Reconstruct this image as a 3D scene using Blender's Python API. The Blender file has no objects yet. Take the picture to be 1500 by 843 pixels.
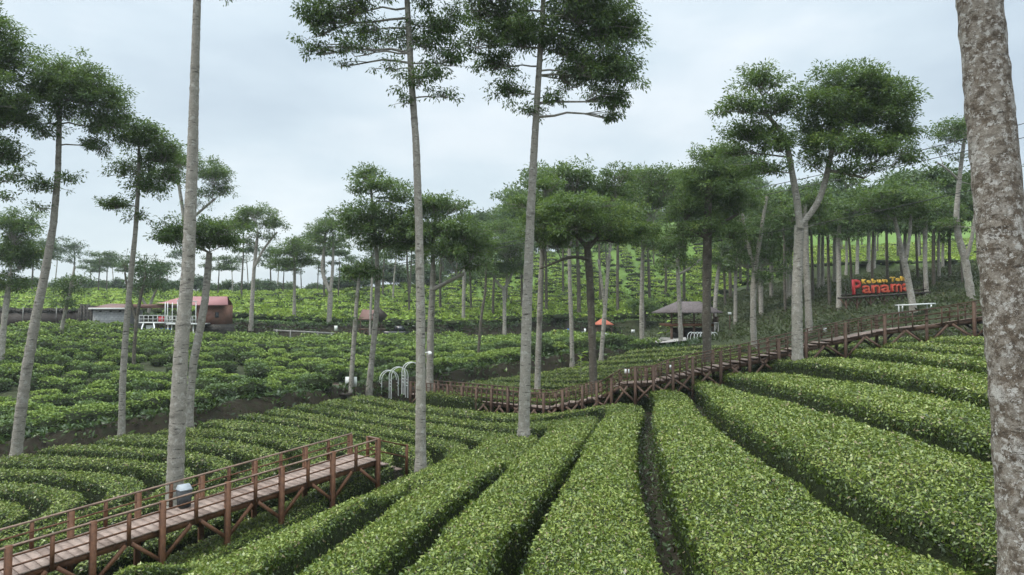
import bpy, math
import numpy as np
from mathutils import Vector
rng = np.random.default_rng(11)
S = bpy.context.scene
COL = S.collection
F = 1000.0
PITCH = math.radians(2.2)
sP, cP = math.sin(PITCH), math.cos(PITCH)
R = math.radians

# ------------------------------------------------------------------ projection
def ray(u, v):
    vx = (u - 750.0) / F; vy = (421.5 - v) / F
    dy = cP - vy * sP; dz = sP + vy * cP
    return vx / dy, dz / dy            # x and z per metre of y
def unp(u, v, d):
    a, b = ray(u, v)
    return np.array([a * d, d, b * d])

# ------------------------------------------------------------------ terrain
HT = 0.85                              # hedge height
B1 = np.array([(-90, 28), (-45, 30.5), (-24.4, 32.5), (-19.2, 35), (-16.4, 36.7), (-13.5, 38.7), (-10.9, 40.7), (-8.9, 42.6), (-5, 45.3), (2.5, 49.5), (7.8, 52.5), (10.8, 54.5), (40, 60)], float)
H1 = np.array([(-90, 1.0), (-24, 1.5), (-13, 1.6), (-5, 1.8), (2.5, 2.0), (7, 1.5), (10.5, 0.2), (13, 0)], float)
B2 = np.array([(-120, 70), (-50, 74), (-30, 78), (-10, 83), (5, 83), (15, 80), (30, 80)], float)
H2 = np.array([(-120, 1.6), (0, 1.5), (14, 1.3), (19, 0.0)], float)
B3 = np.array([(20, 118), (50, 98), (80, 92), (150, 90)], float)
H3 = np.array([(20, 0), (38, 0), (44, 2.0), (150, 2.2)], float)
def sstep(t):
    t = np.clip(t, 0, 1); return t * t * (3 - 2 * t)
def steps(x, y):
    r = 0
    for B, H, w in ((B1, H1, 1.0), (B2, H2, 0.8), (B3, H3, 1.2)):
        yb = np.interp(x, B[:, 0], B[:, 1]); h = np.interp(x, H[:, 0], H[:, 1])
        r = r + h * sstep((y - yb) / w)
    return r
HC = [(640,843,7.2),(870,843,7.2),(1200,843,6.6),(1470,843,7.2),(500,843,7.8),(330,843,10.5),(200,843,15),
 (640,760,11.5),(500,790,12.5),(400,810,14),(600,715,17),(500,760,17),(617,680,26),(700,700,16.5),(740,660,26),(767,637,29),
 (800,700,14),(850,640,22),(884,603,33.5),(870,720,12),(1000,700,11.5),(1000,620,19.5),(1014,571,32.5),(955,590,33),(1097,553,33),
 (142,866,19.2),(242,832,20.5),(336,804,22),(414,773,23.4),(488,745,25),(556,716,26.4),(20,900,17.6),
 (1200,700,10.5),(1200,620,15.5),(1200,570,22),(1200,535,30),(1100,700,10.8),(1100,620,16.5),(1100,580,25),
 (1440,800,8),(1440,640,11),(1440,575,14.5),(1440,530,20),(1440,510,25),(1430,490,31),(1358,501,33),(1296,508,34.5),(1180,528,34.5),
 (1320,700,9.5),(1320,620,13),(1320,560,19),(1320,525,27),
 (0,742,25.5),(0,726,27),(0,702,28.7),(0,684,30.4),(0,668,32),(100,700,27.6),(100,735,24.8),(180,640,33.4),(200,690,28.5),(300,650,30.4),(300,690,27.3),(300,625,33),
 (400,655,29.5),(400,636,31.5),(400,615,34.2),(430,672,28.8),(450,594,37.5),(500,660,29.5),(500,636,31.5),(500,613,35.2),(500,590,38.5),(540,578,41),(600,645,31),(600,614,35.3),(600,592,39.4),
 (650,650,30.3),(700,640,31.2),(700,606,36.8),(750,615,34.5),(800,612,35.3),(800,579,39.5),(800,561,42.9),(800,549,46.3),(720,565,42.8),(650,563,43.8),(860,541,47.5),(940,556,38.5),(940,545,41.7),(940,533.5,45),(940,518.5,48.5),(940,513,50.2),
 (1050,530,41.5),(1050,520,44.5),(1050,508,47.5),(1110,505,46.5),(1000,550,38.5),(900,563,39),(1120,525,40.5),
 (1300,497,38),(1400,485,37)]
GC = [(0,625,36),(0,560,46),(0,482,66),(200,590,40),(200,540,50),(200,482,68),(290,485,71),(400,565,43),(400,520,58),(400,489,76),
 (500,560,46),(500,520,60),(600,489,79),(640,533,49),(640,510,62),(800,507,55),(800,491,78),(900,497,60),(900,486,77),(940,492,74),
 (0,437,105),(150,437,108),(300,434,112),(450,431,118),(600,431,125),(700,392,165),(850,368,175),(1000,345,180),
 (0,452,90),(300,450,92),(600,455,98),(800,448,100),(950,452,92),(1050,440,96),
 (985,504,58),(1015,498.5,66),(1050,498.5,66),(1080,478,66),(1120,478,58),(1130,498,49),(1180,470,58),(1200,495,44),(1250,480,45),(1330,462,43),(1430,452,42),
 (1240,440,62),(1300,437,58),(1360,430,58),(1430,425,56),(1200,420,80),(1300,402,85),(1420,392,84),(1120,420,95),
 (1300,378,125),(1420,370,125),(1500,380,95),(1300,340,190),(1150,350,170)]
def build_tps():
    P, Z = [], []
    for u, v, d in HC:
        p = unp(u, v, d); P.append(p[:2]); Z.append(p[2] - HT - steps(p[0], p[1]))
    for u, v, d in GC:          # in the bush country the picture shows the bush tops, not the soil
        p = unp(u, v, d); P.append(p[:2]); Z.append(p[2] - steps(p[0], p[1]) - (.75 if u < 960 else 0))
    for x, y, z in [(-60,30,-8),(-60,60,-6),(-110,60,-4),(-110,105,3),(-150,150,4),(-90,180,5),(-30,190,6),(60,240,34),(130,220,34),(60,320,44),(-40,330,10),(-180,320,6),
                    (160,320,44),(0,430,44),(-250,200,4),(-300,430,6),(300,430,50),(250,200,36),(60,20,2),(60,60,6),(100,90,14),(120,20,8),(250,60,22),(25,10,-1),(30,25,0),
                    (0,0,-3.2),(5,0,-2.9),(-5,0,-4.0),(-20,5,-6.5),(-45,10,-8.5),(0,-15,-1.5),(30,-20,2),(-30,-30,-4),(0,-60,3),(-120,-20,-8),(-250,0,-8),(0,-250,8),(250,-150,20),(-250,-250,0)]:
        P.append((x, y)); Z.append(z - steps(x, y))
    P = np.array(P); Z = np.array(Z, float); n = len(P)
    r = np.hypot(P[:, None, 0] - P[None, :, 0], P[:, None, 1] - P[None, :, 1])
    K = np.where(r > 0, r * r * np.log(r + 1e-9), 0) / 100.0 + np.eye(n) * 0.12
    A = np.zeros((n + 3, n + 3)); A[:n, :n] = K; A[:n, n] = 1; A[:n, n+1:] = P; A[n, :n] = 1; A[n+1:, :n] = P.T
    return P, np.linalg.solve(A, np.concatenate([Z, [0, 0, 0]]))
TP, TW = build_tps()
def ground(x, y):
    x = np.asarray(x, float); y = np.asarray(y, float)
    sh = np.broadcast(x, y).shape
    X = np.broadcast_to(x, sh).ravel(); Y = np.broadcast_to(y, sh).ravel()
    out = np.empty(len(X)); n = len(TP)
    for i in range(0, len(X), 20000):
        a, b = X[i:i+20000], Y[i:i+20000]
        r2 = (a[:, None] - TP[None, :, 0])**2 + (b[:, None] - TP[None, :, 1])**2
        k = 0.5 * r2 * np.log(r2 + 1e-18) / 100.0
        out[i:i+20000] = k @ TW[:n] + TW[n] + TW[n+1] * a + TW[n+2] * b
    out += steps(X, Y)
    return out.reshape(sh)
DS = np.concatenate([np.arange(4, 40, .1), np.arange(40, 160, .25)])
def cast(u, v, off=0.0, dmin=4.0, dmax=160.0):
    a, b = ray(u, v)
    D = DS[(DS >= dmin) & (DS <= dmax)]
    g = ground(a * D, D) + off - b * D
    k = np.where((g[1:] >= 0) & (g[:-1] < 0))[0]
    if len(k):
        k = k[0]; t = g[k] / (g[k] - g[k+1]); d = D[k] + t * (D[k+1] - D[k])
    else:
        d = D[np.argmin(np.abs(g))]
    return np.array([a * d, d, b * d])

# ------------------------------------------------------------------ mesh helpers
class MB:
    def __init__(s): s.v = []; s.f = []; s.t = []; s.m = []; s.n = 0
    def add(s, v, f, tint=0.5, mat=0):
        v = np.asarray(v, float).reshape(-1, 3); f = np.asarray(f, np.int64)
        s.v.append(v); s.f.append(f + s.n); s.m.append(np.full(len(f), mat, np.int32))
        t = np.asarray(tint, float)
        s.t.append(np.full(len(v), float(t)) if t.ndim == 0 else t)
        s.n += len(v); return s
    def box(s, c, h, ax=None, tint=0.5, mat=0):
        c = np.asarray(c, float); h = np.asarray(h, float)
        ax = np.eye(3) if ax is None else np.asarray(ax, float)
        sg = np.array([(-1,-1,-1),(1,-1,-1),(1,1,-1),(-1,1,-1),(-1,-1,1),(1,-1,1),(1,1,1),(-1,1,1)], float)
        s.add(c + (sg * h) @ ax, [(0,3,2,1),(4,5,6,7),(0,1,5,4),(1,2,6,5),(2,3,7,6),(3,0,4,7)], tint, mat); return s
    def beam(s, p, q, w, h, tint=0.5, up=(0,0,1), mat=0):
        p = np.asarray(p, float); q = np.asarray(q, float); d = q - p; L = np.linalg.norm(d); d = d / L
        up = np.asarray(up, float)
        if abs(d @ up) > .95: up = np.array([0.3, 1.0, 0]); up /= np.linalg.norm(up)
        a = np.cross(up, d); a /= np.linalg.norm(a); b = np.cross(d, a)
        s.box((p + q) / 2, (L / 2, w / 2, h / 2), (d, a, b), tint, mat); return s
    def tube(s, P, r, n=10, tint=0.5, cap=True, bump=0.0, mat=0):
        P = np.asarray(P, float); k = len(P); r = np.broadcast_to(np.asarray(r, float), (k,))
        T = np.gradient(P, axis=0); T /= np.linalg.norm(T, axis=1)[:, None] + 1e-12
        ref = np.array([1.0, 0.13, 0]) if abs(T[0] @ np.array([1, .13, 0])) < .9 else np.array([0, .1, 1.0])
        A = ref - (T @ ref)[:, None] * T; A /= np.linalg.norm(A, axis=1)[:, None]
        B = np.cross(T, A)
        th = np.linspace(0, 2 * np.pi, n, endpoint=False)
        rr = r[:, None] * (1 + bump * rng.standard_normal((k, n)))
        V = P[:, None] + rr[..., None] * (np.cos(th)[None, :, None] * A[:, None] + np.sin(th)[None, :, None] * B[:, None])
        i = np.arange(k - 1)[:, None] * n; j = np.arange(n)[None]; j2 = (j + 1) % n
        f = np.stack([i + j, i + j2, i + n + j2, i + n + j], -1).reshape(-1, 4)
        if np.ndim(tint):           # branch scars: short dark arcs, each on one side of the trunk
            a0 = rng.uniform(0, 2 * np.pi, k)[:, None]; wd_ = rng.uniform(.35, 1.1, k)[:, None]
            da = np.abs((th[None] - a0 + np.pi) % (2 * np.pi) - np.pi)
            tint = .5 + (np.asarray(tint)[:, None] - .5) * np.clip(1.4 - da / wd_, 0, 1); tint = tint.ravel(); arr = True
        else: arr = False
        s.add(V.reshape(-1, 3), f, tint, mat)
        if arr: tint = .5
        if cap:
            c = np.vstack([V[-1], P[-1][None]])
            s.add(c, np.stack([np.arange(n), (np.arange(n) + 1) % n, np.full(n, n)], -1), tint, mat)
        return s
    def leaves(s, C, D, N, L, W, tint, mat=0):
        D = D / (np.linalg.norm(D, axis=1)[:, None] + 1e-9)
        X = np.cross(D, N); X /= np.linalg.norm(X, axis=1)[:, None] + 1e-9
        N2 = np.cross(X, D)
        L = np.broadcast_to(np.asarray(L, float), (len(C),))[:, None]; W = np.broadcast_to(np.asarray(W, float), (len(C),))[:, None]
        v = np.stack([C, C + D*L*.48 + X*W*.5 + N2*W*.18, C + D*L - N2*L*.08, C + D*L*.48 - X*W*.5 + N2*W*.18], 1)
        n = len(C)
        s.add(v.reshape(-1, 3), np.arange(4 * n).reshape(n, 4), np.repeat(np.broadcast_to(np.asarray(tint, float), (n,)), 4), mat); return s
    def mesh(s, name, mats, origin=(0, 0, 0), smooth=False):
        V = np.concatenate(s.v) - np.asarray(origin, float)
        me = bpy.data.meshes.new(name)
        loops = np.concatenate([f.ravel() for f in s.f]); tot = np.concatenate([np.full(len(f), f.shape[1]) for f in s.f])
        st = np.concatenate([[0], np.cumsum(tot)[:-1]])
        me.vertices.add(len(V)); me.vertices.foreach_set('co', V.astype(np.float32).ravel())
        me.loops.add(len(loops)); me.loops.foreach_set('vertex_index', loops.astype(np.int32))
        me.polygons.add(len(tot)); me.polygons.foreach_set('loop_start', st.astype(np.int32))
        if not isinstance(mats, (list, tuple)): mats = [mats]
        for m in mats: me.materials.append(m)
        me.polygons.foreach_set('material_index', np.concatenate(s.m))
        at = me.attributes.new('tint', 'FLOAT', 'POINT'); at.data.foreach_set('value', np.concatenate(s.t).astype(np.float32))
        me.update(calc_edges=True)
        if smooth: me.polygons.foreach_set('use_smooth', np.ones(len(tot), bool))
        return me
def tag(o, label=None, cat=None, group=None, kind=None):
    if label: o['label'] = label
    if cat: o['category'] = cat
    if group: o['group'] = group
    if kind: o['kind'] = kind
    return o
WL = {}
def thing(name, loc, label, cat, group=None):
    o = bpy.data.objects.new(name, None); COL.objects.link(o); o.empty_display_size = .3
    o.location = [float(a) for a in loc]; WL[o.name] = np.asarray(loc, float)
    return tag(o, label, cat, group)
def obj(name, mb, mats, parent=None, origin=None, smooth=False):
    base = WL[parent.name] if parent is not None else np.zeros(3)
    og = base if origin is None else np.asarray(origin, float)
    me = mb.mesh(name, mats, og, smooth) if isinstance(mb, MB) else mb
    o = bpy.data.objects.new(name, me); COL.objects.link(o)
    o.location = [float(a) for a in (og - base)]
    WL[o.name] = og
    if parent is not None: o.parent = parent
    return o
def copy_tree(o, loc=None, rz=None, sc=None, parent=None):
    c = o.copy(); COL.objects.link(c)
    if parent is not None: c.parent = parent
    if loc is not None: c.location = [float(a) for a in loc]
    if rz is not None: c.rotation_euler = (0, 0, rz)
    if sc is not None: c.scale = sc
    for ch in list(o.children): copy_tree(ch, parent=c)
    return c

# ------------------------------------------------------------------ materials
def newmat(name):
    m = bpy.data.materials.new(name); m.use_nodes = True
    nt = m.node_tree; nt.nodes.clear()
    out = nt.nodes.new('ShaderNodeOutputMaterial'); return m, nt, out
def nd(nt, t, **kw):
    n = nt.nodes.new(t)
    for k, v in kw.items():
        if k.startswith('i_'):
            key = k[2:]; key = int(key) if key.isdigit() else key.replace('_', ' ')
            n.inputs[key].default_value = v
        else: setattr(n, k, v)
    return n
def ramp(nt, fac, stops, interp='LINEAR'):
    r = nt.nodes.new('ShaderNodeValToRGB'); r.color_ramp.interpolation = interp
    e = r.color_ramp.elements
    while len(e) < len(stops): e.new(0.5)
    for el, (p, c) in zip(e, stops): el.position = p; el.color = (*c, 1) if len(c) == 3 else c
    nt.links.new(fac, r.inputs[0]); return r.outputs[0]
def attr_tint(nt):
    a = nt.nodes.new('ShaderNodeAttribute'); a.attribute_name = 'tint'; return a.outputs['Fac']
def coords(nt, kind='Object', scale=(1, 1, 1)):
    tc = nt.nodes.new('ShaderNodeTexCoord'); mp = nt.nodes.new('ShaderNodeMapping'); mp.inputs['Scale'].default_value = scale
    nt.links.new(tc.outputs[kind], mp.inputs[0]); return mp.outputs[0]
def noise(nt, vec, sc, det=4, rough=.55):
    n = nt.nodes.new('ShaderNodeTexNoise'); n.inputs['Scale'].default_value = sc; n.inputs['Detail'].default_value = det; n.inputs['Roughness'].default_value = rough
    nt.links.new(vec, n.inputs['Vector']); return n.outputs['Fac']
def mixc(nt, fac, a, b, mode='MIX'):
    m = nt.nodes.new('ShaderNodeMix'); m.data_type = 'RGBA'; m.blend_type = mode
    for s, val in ((0, fac), (6, a), (7, b)):
        if isinstance(val, (int, float)): m.inputs[s].default_value = val
        elif isinstance(val, tuple): m.inputs[s].default_value = (*val, 1) if len(val) == 3 else val
        else: nt.links.new(val, m.inputs[s])
    return m.outputs[2]
def bsdf(nt, out, color, rough=.6, spec=.5, bump=None, bstr=.3, bdist=.02, metal=0):
    p = nt.nodes.new('ShaderNodeBsdfPrincipled')
    if isinstance(color, tuple): p.inputs['Base Color'].default_value = (*color, 1)
    else: nt.links.new(color, p.inputs['Base Color'])
    p.inputs['Roughness'].default_value = rough; p.inputs['Specular IOR Level'].default_value = spec; p.inputs['Metallic'].default_value = metal
    if bump is not None:
        b = nt.nodes.new('ShaderNodeBump'); b.inputs['Strength'].default_value = bstr; b.inputs['Distance'].default_value = bdist
        nt.links.new(bump, b.inputs['Height']); nt.links.new(b.outputs[0], p.inputs['Normal'])
    if out is not None: nt.links.new(p.outputs[0], out.inputs[0])
    return p
def leafmat(name, stops, trans=.25, rough=.42, spec=.5):
    m, nt, out = newmat(name)
    c = ramp(nt, attr_tint(nt), stops)
    p = bsdf(nt, None, c, rough, spec)
    t = nt.nodes.new('ShaderNodeBsdfTranslucent'); nt.links.new(mixc(nt, .5, c, (.16, .22, .03)), t.inputs[0])
    x = nt.nodes.new('ShaderNodeMixShader'); x.inputs[0].default_value = trans
    nt.links.new(p.outputs[0], x.inputs[1]); nt.links.new(t.outputs[0], x.inputs[2]); nt.links.new(x.outputs[0], out.inputs[0])
    return m
M = {}
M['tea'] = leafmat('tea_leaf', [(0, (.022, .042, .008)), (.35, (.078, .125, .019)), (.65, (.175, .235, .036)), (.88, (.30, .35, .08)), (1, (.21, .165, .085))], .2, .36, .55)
M['teadark'] = leafmat('tea_leaf_dark', [(0, (.02, .045, .012)), (.5, (.045, .09, .02)), (.8, (.085, .15, .028)), (1, (.13, .2, .04))], .2, .45)  # darker leaf tone for weeds and some bushes
M['teabright'] = leafmat('tea_leaf_flush', [(0, (.04, .085, .018)), (.4, (.14, .235, .032)), (.75, (.28, .40, .06)), (1, (.38, .47, .08))], .3, .5, .35)
M['tree'] = leafmat('tree_leaf', [(0, (.028, .058, .025)), (.4, (.065, .125, .04)), (.75, (.125, .205, .05)), (1, (.235, .295, .07))], .45, .5)
M['treelight'] = leafmat('tree_leaf_light', [(0, (.025, .055, .018)), (.4, (.05, .10, .028)), (.75, (.085, .15, .035)), (1, (.13, .19, .05))], .25, .5)
M['treefar'] = leafmat('tree_leaf_far', [(0, (.03, .06, .028)), (.5, (.055, .10, .045)), (1, (.11, .17, .065))], .2, .6, .3)
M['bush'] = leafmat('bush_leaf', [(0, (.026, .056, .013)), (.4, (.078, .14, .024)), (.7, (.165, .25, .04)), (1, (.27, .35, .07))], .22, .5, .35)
def m_hedge():
    m, nt, out = newmat('tea_twigs'); v = coords(nt)
    n = noise(nt, v, 9, 5, .7)
    bsdf(nt, out, ramp(nt, n, [(.3, (.012, .014, .007)), (.55, (.028, .04, .012)), (.75, (.05, .075, .02))]), .8, .2, n, .9, .08); return m
M['twig'] = m_hedge()
def m_ground():
    m, nt, out = newmat('ground_cover'); v = coords(nt)
    a = nt.nodes.new('ShaderNodeAttribute'); a.attribute_name = 'zone'
    n1 = noise(nt, v, .35, 6, .65); n2 = noise(nt, v, 3.5, 6, .7)
    soil = ramp(nt, n2, [(.3, (.016, .012, .009)), (.5, (.034, .026, .018)), (.62, (.026, .034, .014)), (.8, (.04, .055, .022))])
    weed = ramp(nt, n2, [(.3, (.025, .028, .014)), (.5, (.04, .052, .022)), (.7, (.055, .08, .028)), (.85, (.1, .095, .05))])
    mead = ramp(nt, n2, [(.3, (.05, .10, .02)), (.5, (.11, .2, .03)), (.75, (.19, .29, .045))])
    sep = nt.nodes.new('ShaderNodeSeparateColor'); nt.links.new(a.outputs['Color'], sep.inputs[0])
    c = mixc(nt, sep.outputs[0], soil, weed); c = mixc(nt, sep.outputs[1], c, mead)
    c = mixc(nt, n1, mixc(nt, .35, c, (.03, .03, .015)), c)
    bsdf(nt, out, c, .9, .2, n2, .8, .08); return m
M['ground'] = m_ground()
def m_bark(name, base, dark, lich, ringscale=5.0, moss=None):
    m, nt, out = newmat(name); v = coords(nt, 'Object', (2.2, 2.2, 2.2 * 5)); v2 = coords(nt, 'Object', (1, 1, .8))
    ring = noise(nt, v, 1.3, 5, .7); fine = noise(nt, v2, 22, 6, .75); blotch = noise(nt, v2, 5.5, 5, .65)
    c = ramp(nt, fine, [(.3, tuple(x * .7 for x in base)), (.6, base), (.8, lich)])
    c = mixc(nt, ramp(nt, blotch, [(.52, (0, 0, 0)), (.66, (.75, .75, .75))]), c, lich)
    c = mixc(nt, ramp(nt, ring, [(.36, (.95, .95, .95)), (.43, (0, 0, 0))]), c, dark)
    if moss:
        big = noise(nt, coords(nt, 'Object', (1, 1, .9)), 8.5, 11, .84); c0 = c
        c = mixc(nt, ramp(nt, big, [(.47, (0, 0, 0)), (.53, (.85, .85, .85))]), c, ramp(nt, fine, [(.35, tuple(x*.4 for x in moss)), (.6, moss), (.75, tuple(x*1.5 for x in moss))]))
        spk = noise(nt, coords(nt, 'Object', (1, 1, 1.1)), 15, 9, .78); c = mixc(nt, ramp(nt, spk, [(.545, (0, 0, 0)), (.565, (.9, .9, .9))]), c, lich)
    tt = attr_tint(nt); c = mixc(nt, ramp(nt, tt, [(.55, (0, 0, 0)), (.9, (.7, .7, .7))]), c, dark)
    bsdf(nt, out, c, .85, .25, fine, .9, .03); return m
M['bark'] = m_bark('pale_bark', (.315, .29, .25), (.06, .05, .042), (.45, .43, .39))
M['barkdark'] = m_bark('brown_bark', (.11, .095, .075), (.03, .025, .02), (.19, .175, .15))
M['barkmoss'] = m_bark('lichen_bark', (.29, .255, .215), (.04, .032, .027), (.5, .48, .45), moss=(.115, .083, .056))
def m_wood(name, c0, c1, c2, rough=.65):
    m, nt, out = newmat(name); v = coords(nt, 'Object', (1, 1, 1))
    n = noise(nt, v, 7, 6, .7); n2 = noise(nt, v, 40, 4, .6)
    c = ramp(nt, n, [(.3, c0), (.52, c1), (.72, c2)])
    t = attr_tint(nt); c = mixc(nt, ramp(nt, t, [(0, (.0, .0, .0)), (1, (.85, .85, .85))]), c, mixc(nt, .6, c, c2)); c = mixc(nt, ramp(nt, t, [(0, (.55, .55, .55)), (.35, (0, 0, 0))]), c, c0)
    bsdf(nt, out, c, rough, .35, n2, .4, .01); return m
M['wood'] = m_wood('stained_timber', (.06, .026, .014), (.13, .055, .027), (.185, .088, .046))
M['wooddark'] = m_wood('dark_timber', (.022, .017, .014), (.035, .027, .022), (.06, .045, .035))  # dark timber tone, used on back braces and cross beams too
M['deck'] = m_wood('weathered_planks', (.10, .066, .052), (.235, .165, .135), (.37, .29, .25), .55)
M['deckfar'] = M['deck']
M['rail'] = m_wood('rail_timber', (.08, .045, .03), (.16, .1, .07), (.24, .17, .13))
M['woodfar'] = m_wood('brown_timber', (.04, .023, .016), (.085, .048, .031), (.14, .085, .058))
def plain(name, c, rough=.5, spec=.4, metal=0, nz=.12, sc=14):
    m, nt, out = newmat(name); v = coords(nt); n = noise(nt, v, sc, 5, .65)
    bsdf(nt, out, ramp(nt, n, [(.25, tuple(x*(1-2.2*nz) for x in c)), (.7, tuple(min(1, x*(1+nz)) for x in c))]), rough, spec, n, .15, .01, metal); return m
M['white'] = plain('white_paint', (.72, .73, .72), .45)
M['grey'] = plain('grey_plastic', (.055, .06, .065), .7)
M['lid'] = plain('grey_lid', (.3, .33, .36), .5)
M['red'] = plain('red_letter_face', (.43, .045, .035), .5, nz=.05)
M['crimson'] = plain('crimson_letter_face', (.42, .025, .04), .4, nz=.05)
M['orange'] = plain('orange_letter_face', (.52, .1, .045), .5, nz=.05)
M['yellow'] = plain('yellow_letter_face', (.62, .38, .05), .5, nz=.05)
M['tin'] = plain('red_metal_roof', (.3, .13, .13), .6)
M['tinbrown'] = plain('brown_roof', (.14, .07, .055), .6)
M['shingle'] = plain('dark_shingle', (.12, .1, .1), .85, .2, nz=.3, sc=6)
M['redroof'] = plain('red_tile_roof', (.42, .12, .07), .7, nz=.2)
M['black'] = plain('black_paint', (.012, .012, .014), .3, .5)
M['rubber'] = plain('rubber', (.015, .015, .015), .8)
M['tarp'] = plain('blue_tarp', (.03, .1, .42), .5)
M['redcloth'] = plain('red_cloth', (.35, .03, .04), .7)
M['glass'] = plain('dark_glass', (.03, .035, .04), .1, .6)
M['concrete'] = plain('concrete', (.32, .31, .29), .9, .2, nz=.2, sc=5)
M['asphalt'] = plain('road_surface', (.07, .065, .06), .9, .2, nz=.25, sc=2)
M['cable'] = plain('cable_sheath', (.03, .03, .03), .6)
def m_gravel():
    m, nt, out = newmat('pale_gravel'); v = coords(nt); n = noise(nt, v, 6, 6, .8)
    bsdf(nt, out, ramp(nt, n, [(.3, (.16, .15, .14)), (.55, (.36, .34, .32)), (.75, (.5, .48, .46))]), .9, .2, n, .8, .05); return m
M['gravel'] = m_gravel()
def m_brick(name, a, b, mortar, sc):
    m, nt, out = newmat(name); tc = nt.nodes.new('ShaderNodeTexCoord')
    sep = nt.nodes.new('ShaderNodeSeparateXYZ'); nt.links.new(tc.outputs['Object'], sep.inputs[0])
    ad = nd(nt, 'ShaderNodeMath', operation='ADD'); nt.links.new(sep.outputs[0], ad.inputs[0]); nt.links.new(sep.outputs[1], ad.inputs[1])
    cb = nt.nodes.new('ShaderNodeCombineXYZ'); nt.links.new(ad.outputs[0], cb.inputs[0]); nt.links.new(sep.outputs[2], cb.inputs[1])
    br = nt.nodes.new('ShaderNodeTexBrick'); nt.links.new(cb.outputs[0], br.inputs[0]); br.inputs['Scale'].default_value = sc
    for k, c in (('Color1', a), ('Color2', b), ('Mortar', mortar)): br.inputs[k].default_value = (*c, 1)
    br.inputs['Mortar Size'].default_value = .03
    n = noise(nt, coords(nt), 3, 6, .7)
    bsdf(nt, out, mixc(nt, .6, br.outputs[0], ramp(nt, n, [(.3, (.35, .35, .35)), (.7, (1, 1, 1))]), 'MULTIPLY'), .85, .2, br.outputs['Fac'], -.3, .02); return m
M['brick'] = m_brick('red_brick', (.24, .09, .055), (.18, .065, .04), (.25, .2, .17), 2.2)
M['block'] = m_brick('pale_block', (.5, .5, .5), (.4, .4, .41), (.3, .3, .3), 1.2)
M['stone'] = m_brick('rubble_stone', (.13, .115, .1), (.06, .055, .05), (.02, .02, .018), 1.6)

# ------------------------------------------------------------------ world, sun, camera
SUN_EL, SUN_AZ = R(58), R(-118)   # azimuth measured from +Y towards +X: light comes from behind the left shoulder
w = bpy.data.worlds.new("World"); S.world = w; w.use_nodes = True
nt = w.node_tree; nt.nodes.clear()
wo = nt.nodes.new('ShaderNodeOutputWorld'); bg = nt.nodes.new('ShaderNodeBackground'); nt.links.new(bg.outputs[0], wo.inputs[0])
sky = nt.nodes.new('ShaderNodeTexSky'); sky.sky_type = 'NISHITA'; sky.sun_disc = False; sky.sun_elevation = SUN_EL; sky.sun_rotation = SUN_AZ % (2 * math.pi)
sky.dust_density = 3.0; sky.air_density = 1.2
tc = nt.nodes.new('ShaderNodeTexCoord')
sp = nt.nodes.new('ShaderNodeSeparateXYZ'); nt.links.new(tc.outputs['Generated'], sp.inputs[0])
mp = nt.nodes.new('ShaderNodeMapping'); mp.inputs['Scale'].default_value = (1, 1, 2.6); nt.links.new(tc.outputs['Generated'], mp.inputs[0])
n1 = noise(nt, mp.outputs[0], 2.3, 6, .5)
cloud = ramp(nt, n1, [(.34, (4.5, 5.35, 6.1)), (.5, (5.7, 6.6, 7.2)), (.64, (7.2, 7.8, 8.2))])
# overcast sky: unseen zenith brightened beyond the usual ratio to light the ground
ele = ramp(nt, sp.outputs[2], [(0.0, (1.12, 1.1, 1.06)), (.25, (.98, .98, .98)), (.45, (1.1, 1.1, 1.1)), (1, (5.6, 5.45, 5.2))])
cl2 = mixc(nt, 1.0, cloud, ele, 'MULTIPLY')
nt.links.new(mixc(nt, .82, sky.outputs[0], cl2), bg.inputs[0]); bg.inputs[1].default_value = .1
sl = bpy.data.lights.new('sun', 'SUN'); sl.energy = 1.5; sl.angle = R(10); sl.color = (1, .955, .88)
so = bpy.data.objects.new('sun', sl); COL.objects.link(so)
sd = Vector((math.sin(SUN_AZ) * math.cos(SUN_EL), math.cos(SUN_AZ) * math.cos(SUN_EL), math.sin(SUN_EL)))
so.rotation_euler = sd.to_track_quat('Z', 'Y').to_euler()
cam = bpy.data.cameras.new('camera'); cam.sensor_width = 36; cam.lens = 24; cam.clip_end = 3000; cam.clip_start = .1
co = bpy.data.objects.new('camera', cam); COL.objects.link(co); co.rotation_euler = (R(90) + PITCH, 0, 0); S.camera = co
S.view_settings.view_transform = 'Standard'; S.view_settings.look = 'None'; S.view_settings.exposure = 0.42; S.view_settings.gamma = 1
S.cycles.max_bounces = 6; S.cycles.diffuse_bounces = 3; S.cycles.glossy_bounces = 2; S.cycles.transmission_bounces = 3; S.cycles.transparent_max_bounces = 4; S.cycles.volume_bounces = 0
S.cycles.use_denoising = True; S.cycles.sample_clamp_indirect = 4

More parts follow.
